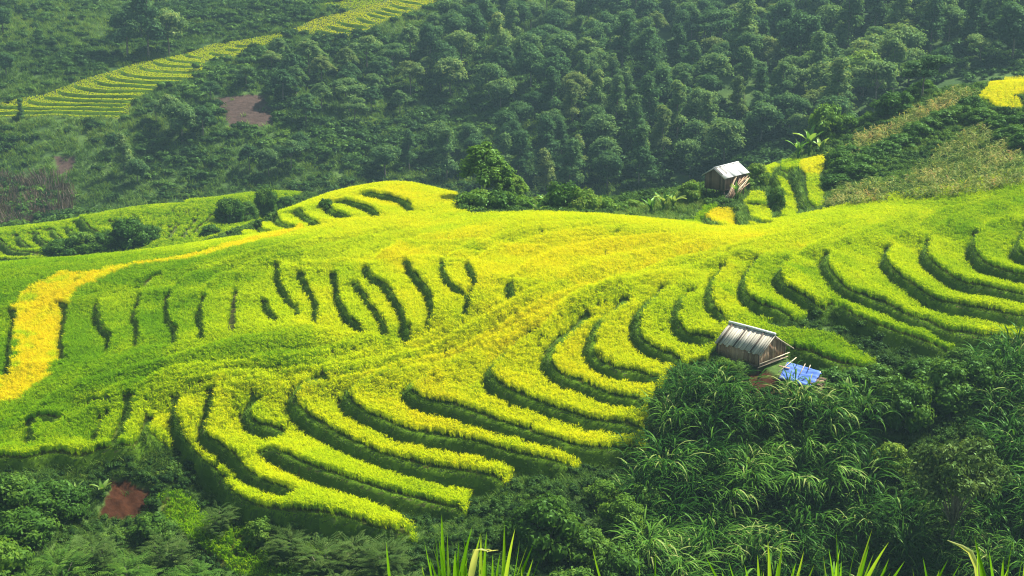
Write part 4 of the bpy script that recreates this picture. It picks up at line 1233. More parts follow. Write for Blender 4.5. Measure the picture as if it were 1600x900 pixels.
build_banks()
def build_cover():
    g = np.random.default_rng(41)
    hc = np.array([[21.0, 112.5], [23.5, 109.0]])
    free = lambda P: (np.hypot(P[:, 0] - hc[0, 0], P[:, 1] - hc[0, 1]) > 3.3) & (np.hypot(P[:, 0] - hc[1, 0], P[:, 1] - hc[1, 1]) > 2.2) & (field(RICEM * 1.0, P) < .1) & ((field(SOILP * 1.0, P) < .2) | (g.random(len(P)) < .015))
    def sector(r0, r1, t0, t1, dens):
        n = int(dens * 0.5 * (r1 * r1 - r0 * r0) * (t1 - t0))
        r = np.sqrt(r0 * r0 + g.random(n) * (r1 * r1 - r0 * r0)); t = t0 + g.random(n) * (t1 - t0)
        return np.stack([r * np.sin(t), r * np.cos(t)], 1)
    # far side: a coat of bushes and rank grass
    P = sector(240, 430, -.42, .42, .34); P = P[free(P)]
    nn = fbm(P[:, 0] / 18, P[:, 1] / 18, 91, 3)
    P = P[g.random(len(P)) < (.62 + nn) * np.where(P[:, 0] / P[:, 1] < -.12, .6, 1)]; nn = fbm(P[:, 0] / 18, P[:, 1] / 18, 91, 3)
    s = (0.9 + 1.1 * g.random(len(P))) * (1 + .5 * nn)
    wood = np.zeros(len(P), bool)
    for f in FOREST: wood |= inpoly(P, on_base(f[0], 262))
    t = np.clip(.28 - .16 * wood + .35 * fbm(P[:, 0] / 25, P[:, 1] / 25, 92, 2) + .12 * g.normal(size=len(P)), .02, .75)
    scatter('undergrowth', on_hill(P), C_SCRUB_FAR, 4, np.stack([s * 1.6, s * 1.6, s * 1.25], 1), t, None, g, 'bushy undergrowth coating the slope across the valley', 'undergrowth')
    P = sector(255, 430, -.42, .1, 1.0); P = P[free(P)]
    t = np.clip(.56 + .3 * fbm(P[:, 0] / 14, P[:, 1] / 14, 93, 3) + .1 * g.normal(size=len(P)), .1, .9)
    scatter('grass', on_hill(P), C_GRASS, 4, 2.2 + 1.4 * g.random(len(P)), t, None, g, 'rank grass on the left slopes across the valley', 'grass')
    # dips behind the crest and the right upper slope
    GR = zone([(930,337),(980,318),(1050,300),(1095,292),(1100,325),(1060,347),(1000,347)], 158)
    P = sector(150, 245, -.42, .42, .8); P = P[free(P)]; P = P[~inpoly(P, GR)]
    PL = zone([(1085,352),(1150,300),(1190,255),(1250,243),(1296,238),(1294,330),(1220,352),(1140,366)], 152); P = P[~inpoly(P, PL)]
    t = np.clip(.38 + .3 * fbm(P[:, 0] / 9, P[:, 1] / 9, 94, 3) + .1 * g.normal(size=len(P)), .05, .85)
    s = .7 + .7 * g.random(len(P))
    scatter('scrub', on_hill(P), C_SCRUB, 5, s, t, None, g, 'low scrub and weeds behind the crest and on the upper right slope', 'scrub')
    P = sector(150, 245, -.42, .42, 3.6); P = P[free(P)]
    t = np.clip(.55 + .3 * inpoly(P, GR) + .3 * fbm(P[:, 0] / 7, P[:, 1] / 7, 95, 3) + .1 * g.normal(size=len(P)), .1, .95)
    scatter('grass', on_hill(P), C_GRASS, 4, 1.2 + .8 * g.random(len(P)), t, None, g, 'long grass behind the crest and around the small plots', 'grass')
    # near side: margins of the terraces and the ravine
    P = sector(70, 150, -.42, .42, 2.6); P = P[free(P)]
    nn = fbm(P[:, 0] / 4, P[:, 1] / 4, 96, 3)
    P = P[g.random(len(P)) < .55 + .9 * nn]; nn = fbm(P[:, 0] / 4, P[:, 1] / 4, 96, 3)
    t = np.clip(.25 + .25 * fbm(P[:, 0] / 6, P[:, 1] / 6, 97, 3) + .1 * g.normal(size=len(P)), .02, .7)
    scatter('scrub', on_hill(P), C_SCRUB, 5, (.45 + .6 * g.random(len(P))) * (1 + .5 * nn), t, None, g, 'low leafy scrub on the near margins of the terraces', 'scrub')
    P = sector(74, 150, -.42, .42, 11); P = P[free(P)]
    t = np.clip(.40 + .25 * fbm(P[:, 0] / 5, P[:, 1] / 5, 98, 3) + .1 * g.normal(size=len(P)), .05, .8)
    scatter('grass', on_hill(P), C_GRASS, 4, .6 + .6 * g.random(len(P)), t, None, g, 'grass on the near margins of the terraces', 'grass')
build_cover()

# maize gone yellow on the right slope, dry stalks on the far left
M_MAIZE = leaf_mat('maize_leaf', [(0.0, (0.06, 0.12, 0.02)), (0.4, (0.17, 0.25, 0.05)), (0.75, (0.38, 0.38, 0.12)), (1.0, (0.45, 0.30, 0.12))], trans=0.4, gloss=0.04, inst=True, spread=0.6, rnd=0.2)
def maize(seed):
    g = np.random.default_rng(seed); n = 11
    z = np.linspace(.3, 1.5, n)
    P = np.zeros((n, 3)); P[:, 2] = z
    V, Fq = ribbons(P, np.arange(n) * 2.6 + g.random(n), .75 * (.7 + .5 * g.random(n)), .12 * (.8 + .4 * g.random(n)), .5 + .3 * g.random(n), 1.2 + .8 * g.random(n), 3)
    V2, F2 = ribbons(np.zeros((2, 3)), np.array([0, 1.57]), np.array([1.8, 1.8]), np.array([.05, .05]), np.zeros(2), np.array([.08, .05]), 3, .4)
    return make_mesh('maize', np.vstack([V, V2]), [np.vstack([Fq, F2 + len(V)])], M_MAIZE, fattr={'lv': np.concatenate([np.repeat(g.random(n), 3), np.full(6, .6)])})
C_MAIZE = source_collection('maize', [maize(600 + i) for i in range(5)])
def stalks(seed):
    g = np.random.default_rng(seed); n = 5
    P = np.zeros((n, 3)); P[:, :2] = g.normal(size=(n, 2)) * .5
    V, Fq = ribbons(P, g.random(n) * 6.28, 1.9 + .6 * g.random(n), np.full(n, .14), .05 * g.random(n), .15 * g.random(n), 2, .5)
    return make_mesh('dry_stalks', V, [Fq], M_DRY, fattr={'lv': np.repeat(g.random(n), 2)})
M_DRY = leaf_mat('dry_stalk', [(0.0, (0.08, 0.055, 0.045)), (1.0, (0.24, 0.19, 0.15))], trans=0.2, gloss=0.0, inst=True, spread=.8)
C_DRY = source_collection('dry_stalks', [stalks(620 + i) for i in range(3)])
def build_fields():
    g = np.random.default_rng(51)
    for pts, lab, t0 in (([(1395,312),(1440,262),(1480,228),(1520,200),(1545,196),(1580,215),(1600,262),(1610,290),(1500,316)], 'yellowing maize field on the lower right slope above the rice', .55),
                         ([(1318,242),(1342,212),(1380,205),(1420,180),(1460,160),(1500,140),(1520,150),(1480,182),(1440,205),(1400,228),(1350,252)], 'pale dry maize strip along the crest of the right slope', .72),
                         ([(1290,325),(1310,300),(1350,290),(1400,290),(1390,314),(1340,326)], 'patch of dry maize and weeds at the foot of the hedge slope', .6)):
        P = points_in(zone(pts, 157), 3.4, g)
        t = np.clip(t0 - .15 + .35 * fbm(P[:, 0] / 5, P[:, 1] / 5, 101, 3) + .12 * g.normal(size=len(P)), .05, 1)
        scatter('maize', on_hill(P), C_MAIZE, 5, .7 + .4 * g.random(len(P)), t, np.stack([g.normal(size=len(P)) * .35, g.normal(size=len(P)) * .35, g.random(len(P)) * 6.28], 1), g, lab, 'maize field')
    P = points_in(zone([(-40,285),(40,278),(95,280),(125,300),(110,335),(60,352),(-40,372)], 262), 1.6, g)
    scatter('dry_stalks', on_hill(P), C_DRY, 3, .7 + .5 * g.random(len(P)), .2 + .6 * g.random(len(P)), np.stack([g.normal(size=len(P)) * .3, g.normal(size=len(P)) * .3, g.random(len(P)) * 6.28], 1), g, 'brown dry stalks standing on the far slope at the left edge', 'dry stalks')
build_fields()
# ------------------------------------------------------------------ banana plants
M_BANANA = leaf_mat('banana_leaf', [(0.0, (0.05, 0.15, 0.02)), (0.5, (0.13, 0.28, 0.04)), (1.0, (0.33, 0.42, 0.12))], trans=0.45, gloss=0.25, spread=0.7, rnd=0.3)
def banana_leaf(seed):
    g = np.random.default_rng(seed)
    V, Fq = ribbons(np.zeros((1, 3)), np.zeros(1), np.array([1.9]), np.array([.52]), np.array([.25]), np.array([.75 + .7 * g.random()]), 7, .15)
    V[0::2, 2] += .09; V[1::2, 2] += .09                       # margins lifted, midrib low
    n = len(V) // 2
    mid = (V[0::2] + V[1::2]) / 2 - [0, 0, .09]
    Vn = np.empty((3 * n, 3)); Vn[0::3] = V[0::2]; Vn[1::3] = mid; Vn[2::3] = V[1::2]
    q = []
    for i in range(n - 1):
        q += [(3 * i, 3 * i + 1, 3 * i + 4, 3 * i + 3), (3 * i + 1, 3 * i + 2, 3 * i + 5, 3 * i + 4)]
    return make_mesh('leaf', Vn, [np.array(q)], M_BANANA, True, fattr={'lv': np.full(len(q), g.random())})
BLEAF = [banana_leaf(700 + i) for i in range(4)]
_mb = MB(); _mb.tube([(0, 0, -.3), (.02, 0, .4), (0, .02, .8)], [.12, .10, .06], 7)
BSTEM = _mb.mesh('stem', M_BANANA, True)
def banana(p, sc, label, n=8, h=.75):
    t = empty('banana_plant', p, g_.random() * 6.28, sc); tag(t, label, 'banana plant')
    obj('stem', BSTEM, t)
    for i in range(n):
        o = obj('leaf', BLEAF[g_.integers(4)], t, (0, 0, h - .05 * i), (g_.normal() * .12, .12 - .07 * i + g_.normal() * .1, i * 2.4 + g_.normal() * .2))
        o.scale = (1 - .03 * i,) * 3
for px, py, Y, s, lab in [
 (838,345,163,1.15,'low banana plant with pale leaves just behind the ridge line'),
 (858,338,168,1.35,'taller banana plant behind the pale low one on the ridge line'),
 (870,346,161,.8,'smallest banana plant on the ridge line, beside the dark pointed bush'),
 (1018,340,168,1.2,'grey green banana plant on the small hill left of the upper hut'),
 (1036,333,170,1.35,'banana plant standing between two others on the hill left of the upper hut'),
 (1052,330,171,1.2,'banana plant nearest the long grass left of the upper hut'),
 (1247,247,196,1.3,'banana plant with drooping pale leaves left above the golden plot'),
 (1264,242,198,1.8,'tallest banana plant above the golden plot, with one upright leaf'),
 (1282,243,197,1.3,'banana plant right above the golden plot, below the round tree'),
 (1150,308,171,.8,'pale spiky banana plant in front of the upper hut')]:
    banana(tuple(at_depth(px, py, Y)), s, lab)
for px, py, s, lab in [(118,786,.75,'small yellow green banana plant left of the red earth scar'), (161,780,.7,'young plant with one upright leaf in front of the red earth scar'), (1322,624,.8,'banana plant with one broad leaf right of the blue tarpaulin')]:
    banana(tuple(ground_at(px, py)), s, lab, 6)

# ------------------------------------------------------------------ cane (tall grass) on the near bank
M_CANE = leaf_mat('cane_leaf', [(0.0, (0.008, 0.035, 0.004)), (0.4, (0.024, 0.088, 0.009)), (0.75, (0.12, 0.27, 0.03)), (1.0, (0.33, 0.40, 0.12))], trans=0.35, gloss=0.05, spread=0.6, rnd=0.5, rough=.4)
def cane(seed, n=165, h=2.3, L=1.8, w=.085, pale=.07):
    g = np.random.default_rng(seed)
    k = 26
    S = np.stack([g.normal(size=k) * .36, g.normal(size=k) * .36, np.zeros(k)], 1); sh = h * (.65 + .4 * g.random(k))
    i = g.integers(0, k, n); f = g.random(n) ** .5
    lean = S[:, :2] * .55
    P = np.zeros((n, 3)); P[:, :2] = S[i, :2] + lean[i] * f[:, None] * sh[i][:, None]; P[:, 2] = sh[i] * f
    az = np.arctan2(lean[i, 1], lean[i, 0]) + g.normal(size=n) * .75
    V, Fq = ribbons(P, az, L * (.6 + .6 * g.random(n)), w * (.7 + .6 * g.random(n)), .15 + .35 * g.random(n), 1.6 + 1.2 * g.random(n), 5)
    lv = .7 * g.random(n); lv = np.where(g.random(n) < pale, 1.2, lv)
    return make_mesh('leaves', V, [Fq], M_CANE, fattr={'lv': np.repeat(lv, 5)})
def cane_stems(seed):
    g = np.random.default_rng(seed); mb = MB()
    for _ in range(12):
        a = g.normal(size=2) * .3
        mb.tube([(a[0], a[1], -.4), (a[0] * 1.4, a[1] * 1.4, 1.0), (a[0] * 2, a[1] * 2, 1.9)], [.022, .02, .01], 4)
    return mb.mesh('stems', M_CANE)
CANE = [cane(800 + i) for i in range(6)] + [cane(810, pale=.25), cane(811, 190, 2.6, 2.0, .085, .1)]
CSTEM = [cane_stems(820 + i) for i in range(2)]
def place_cane(p, sc, label, v=None, group=None):
    t = empty('cane_clump', p, g_.random() * 6.28, sc); tag(t, label, 'tall grass', group)
    obj('leaves', CANE[g_.integers(6) if v is None else v], t); obj('stems', CSTEM[g_.integers(2)], t)
def build_cane():
    g = np.random.default_rng(61)
    spots = [((1345,668), (1.25,1.25,1.2), 6, 'pale bright clump of cane standing apart, right below the blue tarpaulin'),
             ((1252,650), (1.25,1.25,1.1), 6, 'clump of cane with pale leaf ends directly in front of the blue tarpaulin'),
             ((1128,640), (1.3,1.3,1.05), 7, 'tall fresh clump of cane directly below the stilt hut'),
             ((1075,640), (1.2,1.2,1.05), 7, 'clump of cane at the top left of the bank, beside the path'),
             ((1050,680), (1.15,1.15,1.0), 7, 'leftmost clump of cane, leaning out over the rice strips'),
             ((1592,600), (1.4,1.4,1.5), 7, 'tallest dark clump of cane at the right edge level with the hut')]
    keep = []
    for (px, py), sc, v, lab in spots:
        p = ground_at(px, py); place_cane(tuple(p), sc, lab, v); keep.append(p[:2])
    for pts, lab, grp, dd in (
        ([(1085,615),(1215,650),(1300,640),(1340,690),(1250,760),(1120,760),(1030,745),(1020,700),(1050,640)], 'arching dark clump of cane on the upper bank below the stilt hut', 'cane on the upper bank', 2.4),
        ([(1030,745),(1120,760),(1250,760),(1330,700),(1400,760),(1420,860),(1460,960),(1040,960),(990,860),(1000,780)], 'arching dark clump of cane low on the bank near the bottom edge', 'cane on the lower bank', 2.4),
        ([(1530,600),(1640,560),(1640,900),(1560,960),(1470,960),(1440,860),(1570,800),(1560,680)], 'dark clump of cane along the right edge behind the grey leaved tree', 'cane along the right edge', 2.2)):
        Q = poisson(on_base(pts), dd, g, 5000)
        for q in Q:
            if min(np.hypot(*(q - k)) for k in keep) < 1.6: continue
            s = .8 + .6 * g.random()
            pxq, pyq = to_pixel(q[0], q[1], float(gsample(H, q[:1], q[1:])[0]))
            colw = 'at the left end' if pxq < 1090 else 'below the stilt hut' if pxq < 1215 else 'below the blue tarpaulin' if pxq < 1320 else 'left of the grey leaved tree' if pxq < 1440 else 'behind the grey leaved tree' if pxq < 1540 else 'at the right edge'
            roww = 'top' if pyq < 680 else 'upper middle' if pyq < 740 else 'lower middle' if pyq < 810 else 'foot'
            lab = f'dark cane clump, {roww} of the bank, {colw}'; grp = f'cane clumps, {roww} of the bank, {colw}'
            place_cane((q[0], q[1], float(gsample(H, q[:1], q[1:])[0]) - .1), (s * 1.15, s * 1.15, s * .95), lab, None, grp)
build_cane()

# ------------------------------------------------------------------ bushes of the near ravine
NEAR_BUSH = [
 (18,800,'dark',(1.5,1.4,1.2),'dark bush at the left edge under the end of the rice'), (62,806,'dark',(1.5,1.4,1.1),'dark tangled bush second from the left edge under the rice'),
 (104,808,'dark',(1.4,1.3,1.1),'dark tangled bush just left of the small yellow green banana plant'), (40,850,'dark',(1.5,1.4,1.2),'dark bush in the hollow above the olive one at the left edge'),
 (0,925,'fresh',(1.5,1.5,1.7),'olive yellow bush filling the lower left corner'), (45,960,'fern',(1.4,1.4,1.3),'olive bush right of the one in the lower left corner'),
 (95,925,'fern',(1.5,1.4,1.4),'leafy dark green bush near the lower left corner'), (150,905,'grey',(1.5,1.4,1.6),'feathery silvery shrub in front of the red earth scar'),
 (205,940,'fern',(1.6,1.5,1.5),'fern like bright bush at the bottom edge below the red earth scar'), (140,975,'fern',(1.6,1.6,1.4),'dark fern like bush at the bottom edge left of the bright one'),
 (262,905,'grey',(1.5,1.4,1.6),'silvery shrub right of the fern like bright bush'), (245,850,'dark',(1.2,1.2,1.1),'dark bush at the lower right of the red earth scar'),
 (310,955,'fern',(1.6,1.5,1.6),'dark bush at the bottom edge beside the low rice plot'), (345,838,'grey',(1.1,1.1,1.1),'twiggy shrub at the bend of the lowest rice strip'),
 (375,965,'grey',(1.5,1.4,1.4),'silvery shrub at the bottom edge below the low rice plot'), (410,850,'fresh',(.9,.9,.8),'small yellowing shrub under the lowest rice strip'),
 (455,880,'grey',(1.4,1.3,1.1),'leftmost grey feathery shrub below the lowest rice strip'), (505,905,'grey',(1.6,1.5,1.3),'grey feathery shrub second from the left below the rice'),
 (560,893,'grey',(1.5,1.4,1.2),'grey feathery shrub in the middle of the row below the rice'), (610,905,'grey',(1.6,1.5,1.3),'grey feathery shrub left of the bright reeds'),
 (640,950,'grey',(1.4,1.4,1.1),'grey shrub behind the bright reeds at the bottom edge'), (530,960,'grey',(1.5,1.5,1.2),'grey shrub low at the bottom edge left of the bright reeds'),
 (455,950,'dark',(1.4,1.3,1.0),'dark bush at the bottom edge between grey shrubs'),
 (852,868,'dark',(1.75,1.6,1.7),'big round bush hung with creepers on the grassy slope'), (815,860,'dark',(1.0,1.0,1.2),'dark lobe of bush on the left of the big round one'),
 (945,790,'fresh',(1.0,.95,.8),'light leafy bush beside the track right of the big round bush'), (972,835,'fresh',(1.2,1.1,1.2),'bush with yellow flowers between the round bush and the cane'),
 (1005,800,'dark',(1.1,1.0,.9),'leafy bush against the left foot of the cane bank'), (915,880,'dark',(1.3,1.2,1.0),'low bush right below the big round one'), (960,915,'dark',(1.4,1.3,1.2),'dark bush at the bottom edge left of the cane'),
 (890,950,'dark',(1.4,1.4,1.1),'dark low bush at the bottom edge below the big round one'), (780,930,'dark',(1.2,1.2,.8),'dark low bush at the bottom edge right of the bright reeds'),
 (1300,606,'dark',(1.2,1.1,.7),'low leafy bush right of the blue tarpaulin'), (1335,610,'dark',(1.3,1.2,.8),'low leafy bush between the tarpaulin and the big creeper bushes'), (1365,606,'dark',(1.2,1.1,.8),'low bush at the tip of the rice strip below the hut'),
 (1412,668,'dark',(1.7,1.5,1.75),'big creeper covered bush above the grey leaved tree'), (1470,640,'dark',(1.7,1.5,1.6),'wide creeper covered bush right of the big one'), (1525,625,'dark',(1.5,1.4,1.6),'creeper covered bush next to the cane at the right edge'),
 (1440,600,'dark',(1.3,1.2,.9),'low bush above the big creeper covered one'), (1500,585,'dark',(1.3,1.2,.9),'low bush under the right end of the lowest rice bank'), (1390,740,'fresh',(1.0,1.0,1.1),'lighter leafy bush between the cane and the grey leaved tree'),
 (1150,596,'fern',(.55,.55,.85),'sparse pale leafed shrub in front of the bamboo roof'), (1128,592,'fresh',(.6,.6,.8),'thin shrub at the left corner of the stilt hut'),
]
for px, py, kind, sc, lab in NEAR_BUSH:
    place_bush(px, py, 70, kind, sc, lab, 'shrub' if kind == 'grey' else 'bush', 'shrub' if kind == 'grey' else 'bush')
def grey_tree():
    g = np.random.default_rng(66)
    L = []
    for i in range(22):
        a = i * 2.4; rr = 2.9 * math.sqrt((i + .3) / 22)
        L.append((rr * math.cos(a), rr * math.sin(a), 6.6 - .55 * (rr / 1.7) ** 2 + g.normal() * .5, .9 + .4 * g.random(), .9 + .4 * g.random(), .5 + .2 * g.random()))
    c = crown_mesh('crown', np.array(L), 5200, .36, M_GREY, g, .42, shell=.6, up=.5, core=0)
    t = trunk_mesh('trunk', 5.4, .13, [(2.4, (l[0] * .85, l[1] * .85, l[2] - .2)) for l in L], g)
    p = ground_at(1483, 872)
    return place_tree('tree', tuple(p), .6, (1.0, 1.0, 1.12), (c, t), 'open grey leaved tree standing in front of the cane near the right corner', 'tree')
grey_tree()

# ------------------------------------------------------------------ bright reeds close to the viewer along the bottom edge
M_REED = leaf_mat('reed_leaf', [(0.0, (0.07, 0.20, 0.012)), (0.5, (0.16, 0.36, 0.02)), (1.0, (0.34, 0.48, 0.06))], trans=0.5, gloss=0.2, spread=0.8, rnd=0.35, rough=.35)
M_PALE = leaf_mat('pale_reed_leaf', [(0.0, (0.45, 0.50, 0.16)), (1.0, (0.62, 0.62, 0.34))], trans=0.45, gloss=0.1, spread=0.5)
def blade_mesh(a, b, w, bow, mat, g, seg=8):
    """a folded blade from a to b, bowed sideways"""
    a = np.asarray(a); b = np.asarray(b); t = np.linspace(0, 1, seg + 1)[:, None]
    d = b - a; sdv = np.cross(d, (0, -1, .3)); sdv /= np.linalg.norm(sdv)
    C = a + d * t + sdv * bow * (t ** 2 - t) * np.linalg.norm(d) * -1 + np.array([0, -.08, 0]) * t ** 2
    prof = 1.35 * np.where(t < .25, .6 + 1.6 * t, 1 - ((t - .25) / .75) ** 2.4)
    tw = g.normal() * .7
    ax = sdv * math.cos(tw) + np.array([0, 1, 0]) * math.sin(tw)
    dn = np.cross(d / np.linalg.norm(d), ax)
    V = np.empty((3 * (seg + 1), 3)); V[0::3] = C - ax * w * prof / 2 + dn * w * .18 * prof; V[1::3] = C; V[2::3] = C + ax * w * prof / 2 + dn * w * .18 * prof
    q = []
    for i in range(seg): q += [(3 * i, 3 * i + 1, 3 * i + 4, 3 * i + 3), (3 * i + 1, 3 * i + 2, 3 * i + 5, 3 * i + 4)]
    return make_mesh('leaf', V, [np.array(q)], mat, True, fattr={'lv': np.full(len(q), g.random())})
REEDS = [  # clump: foot column, metres ahead, label, blades (tip px, tip py, foot px, width m)
 (700,8.0,'large clump of bright green reeds at the bottom edge, left of the middle',[(691,793,694,.024),(739,812,716,.022),(752,823,728,.02),(718,834,714,.018),(700,823,706,.018),(664,836,684,.02),(681,827,690,.016),(672,862,694,.018),(712,850,712,.024),(660,872,676,.016),(732,860,722,.016),(705,868,704,.02),(722,876,716,.02)]),
 (780,8.3,'clump of bright reeds just right of the bent yellow leaf',[(788,808,782,.02),(805,816,788,.02),(761,821,756,.018),(752,826,752,.022),(834,840,800,.02),(846,857,818,.018),(812,834,790,.014),(770,856,764,.016),(790,866,776,.018)]),
 (950,8.6,'thin scattered reeds at the bottom edge left of the cane',[(924,844,956,.014),(994,840,1000,.012),(1022,848,1024,.013),(605,836,617,.02)]),
 (1200,7.6,'clump of bright reeds at the bottom edge below the cane',[(1196,836,1200,.02),(1220,836,1214,.018),(1098,856,1150,.016),(1252,850,1230,.018),(1180,856,1188,.016),(1124,880,1150,.014),(1160,872,1180,.018),(1240,868,1226,.02),(1135,866,1172,.014),(1212,866,1208,.02),(1268,872,1240,.016)]),
 (1320,7.4,'tallest clump of bright reeds on the bottom edge right of the middle',[(1358,816,1330,.022),(1302,820,1312,.024),(1384,836,1340,.022),(1332,842,1318,.018),(1360,854,1336,.018),(1384,862,1352,.018),(1408,866,1362,.018),(1282,858,1304,.018),(1345,868,1330,.022),(1310,866,1314,.02),(1290,846,1306,.014)]),
 (1450,7.8,'low bright reeds on the bottom edge below the grey leaved tree',[(1476,864,1440,.018),(1496,868,1462,.018),(1436,860,1452,.014),(1420,878,1440,.016),(1462,880,1452,.018)]),
 (1560,7.0,'clump of bright reeds in the lower right corner',[(1516,828,1556,.022),(1598,824,1592,.024),(1576,832,1574,.02),(1538,850,1560,.02),(1610,840,1600,.024),(1560,862,1566,.02),(1590,858,1586,.022),(1612,862,1598,.02)]),
]
def build_reeds():
    g = np.random.default_rng(71)
    for px, Y, lab, bl in REEDS:
        base = at_depth(px, 1000, Y); base[2] = float(gsample(H, base[:1], base[1:2])[0]) - .05
        t = empty('reed_clump', tuple(base)); tag(t, lab, 'reeds')
        mb = MB()
        for tx, ty, fx, w in bl:
            a = at_depth(fx + (fx - tx) * .35, 985, Y + g.normal() * .12); b = at_depth(tx, ty, Y - .05 + g.normal() * .15)
            me = blade_mesh(a - base, b - base, w, g.normal() * .06, M_REED, g)
            obj('leaf', me, t)
            f = np.array([(a[0] - base[0]) * .5, (a[1] - base[1]) * .5, -.1])
            mb.tube([f, (f + a - base) / 2 + [0.02, 0, 0], a - base + [0, 0, .04]], [.011, .01, .008], 5)
        if len(bl) > 6:
            for j in range(9):
                tx, ty, fx, w = bl[j % len(bl)]
                tx += g.normal() * 16; ty += 18 + 30 * g.random(); fx += g.normal() * 10
                a = at_depth(fx, 985, Y + g.normal() * .2); b = at_depth(tx, ty, Y + g.normal() * .25)
                obj('leaf', blade_mesh(a - base, b - base, w * (.6 + .4 * g.random()), g.normal() * .16, M_REED, g), t)
        mb.build('stem', M_REED, t)
        if px == 780:
            a = at_depth(731, 930, 7.9) - base
            pts = np.array([a, at_depth(738, 890, 7.9) - base, at_depth(744, 858, 7.9) - base, at_depth(750, 857, 7.85) - base, at_depth(762, 861, 7.8) - base])
            wv = [.02, .036, .03, .02, .006]
            V = []
            for p, w in zip(pts, wv): V += [p + [-w * .6, 0, -w * .1], p + [0, -.012, -.004], p + [w * .6, 0, w * .1]]
            q = [x for i in range(4) for x in ((3 * i, 3 * i + 1, 3 * i + 4, 3 * i + 3), (3 * i + 1, 3 * i + 2, 3 * i + 5, 3 * i + 4))]
            o = obj('leaf', make_mesh('leaf', np.array(V), [np.array(q)], M_PALE, True, fattr={'lv': np.full(len(q), .5)}), t); o['label'] = 'broad pale yellow leaf bent over at the tip'
            for (ax, ay), (bx, by) in (((756,858),(772,852)), ((760,862),(780,850))):
                o = obj('leaf', blade_mesh(at_depth(ax, ay, 7.85) - base, at_depth(bx, by, 7.8) - base, .006, .3, M_PALE, g), t)
        if px == 1560:
            pts = np.array([at_depth(x, y, 7.0) - base for x, y in ((1530,925),(1526,885),(1516,862),(1502,853),(1480,844))])
            wv = [.022, .026, .024, .016, .003]; V = []
            for p, w in zip(pts, wv): V += [p + [-w * .5, 0, -w * .3], p + [0, -.01, 0], p + [w * .5, 0, w * .3]]
            q = [x for i in range(4) for x in ((3 * i, 3 * i + 1, 3 * i + 4, 3 * i + 3), (3 * i + 1, 3 * i + 2, 3 * i + 5, 3 * i + 4))]
            o = obj('leaf', make_mesh('leaf', np.array(V), [np.array(q)], M_PALE, True, fattr={'lv': np.full(len(q), .2)}), t); o['label'] = 'pale yellow leaf curling over to the left'
build_reeds()
# ------------------------------------------------------------------ huts
def wood_mat(name, c0, c1, scale=(9, 9, 1.2), rough=.85):
    m = bpy.data.materials.new(name); m.use_nodes = True
    nt = m.node_tree; nd = nt.nodes; b = nd['Principled BSDF']; b.inputs['Roughness'].default_value = rough
    tc = nd.new('ShaderNodeTexCoord'); mp = nd.new('ShaderNodeMapping'); mp.inputs['Scale'].default_value = scale
    nz = nd.new('ShaderNodeTexNoise'); nz.inputs['Scale'].default_value = 3; nz.inputs['Detail'].default_value = 6
    oi = nd.new('ShaderNodeObjectInfo'); ad = nd.new('ShaderNodeMath'); ad.operation = 'MULTIPLY_ADD'; ad.inputs[1].default_value = .7; 
    nt.links.new(tc.outputs['Object'], mp.inputs[0]); nt.links.new(mp.outputs[0], nz.inputs[0])
    nt.links.new(oi.outputs['Random'], ad.inputs[0])
    sb = nd.new('ShaderNodeMath'); sb.operation = 'SUBTRACT'; sb.inputs[1].default_value = .35
    nt.links.new(nz.outputs['Fac'], sb.inputs[0]); nt.links.new(sb.outputs[0], ad.inputs[2])
    cr = nd.new('ShaderNodeValToRGB'); cr.color_ramp.elements[0].color = (*c0, 1); cr.color_ramp.elements[1].color = (*c1, 1)
    cr.color_ramp.elements[0].position = .1; cr.color_ramp.elements[1].position = .9
    nt.links.new(ad.outputs[0], cr.inputs[0]); nt.links.new(cr.outputs[0], b.inputs['Base Color'])
    bp = nd.new('ShaderNodeBump'); bp.inputs['Distance'].default_value = .01; nt.links.new(nz.outputs['Fac'], bp.inputs['Height']); nt.links.new(bp.outputs[0], b.inputs['Normal'])
    return m
M_BOARD = wood_mat('weathered_board', (0.16, 0.09, 0.05), (0.48, 0.33, 0.20))
M_OLD = wood_mat('old_brown_board', (0.05, 0.03, 0.02), (0.22, 0.14, 0.09))
M_DARKWOOD = wood_mat('dark_timber', (0.04, 0.03, 0.022), (0.14, 0.10, 0.07))
M_ROOFP = wood_mat('grey_roof_plank', (0.30, 0.28, 0.22), (0.62, 0.58, 0.46))
M_POLE = wood_mat('bamboo_pole', (0.34, 0.27, 0.17), (0.62, 0.54, 0.38))
M_SHEET = wood_mat('pale_roof_sheet', (0.62, 0.62, 0.60), (0.80, 0.80, 0.78), (2, 2, 2), .6)
_unitbox = {}
def board(name, parent, c, size, ax, mat, bev=True):
    """one plank: a box mesh of its own, ax = rows (across, along, up)"""
    key = (tuple(round(s, 2) for s in size), mat.name)
    if key not in _unitbox:
        mb = MB(); mb.box((0, 0, 0), size); _unitbox[key] = mb.mesh(name, mat)
    o = obj(name, _unitbox[key], parent, tuple(c))
    o.rotation_euler = Matrix(np.asarray(ax).T.tolist()).to_euler()
    return o
def nrm(v): v = np.asarray(v, float); return v / np.linalg.norm(v)

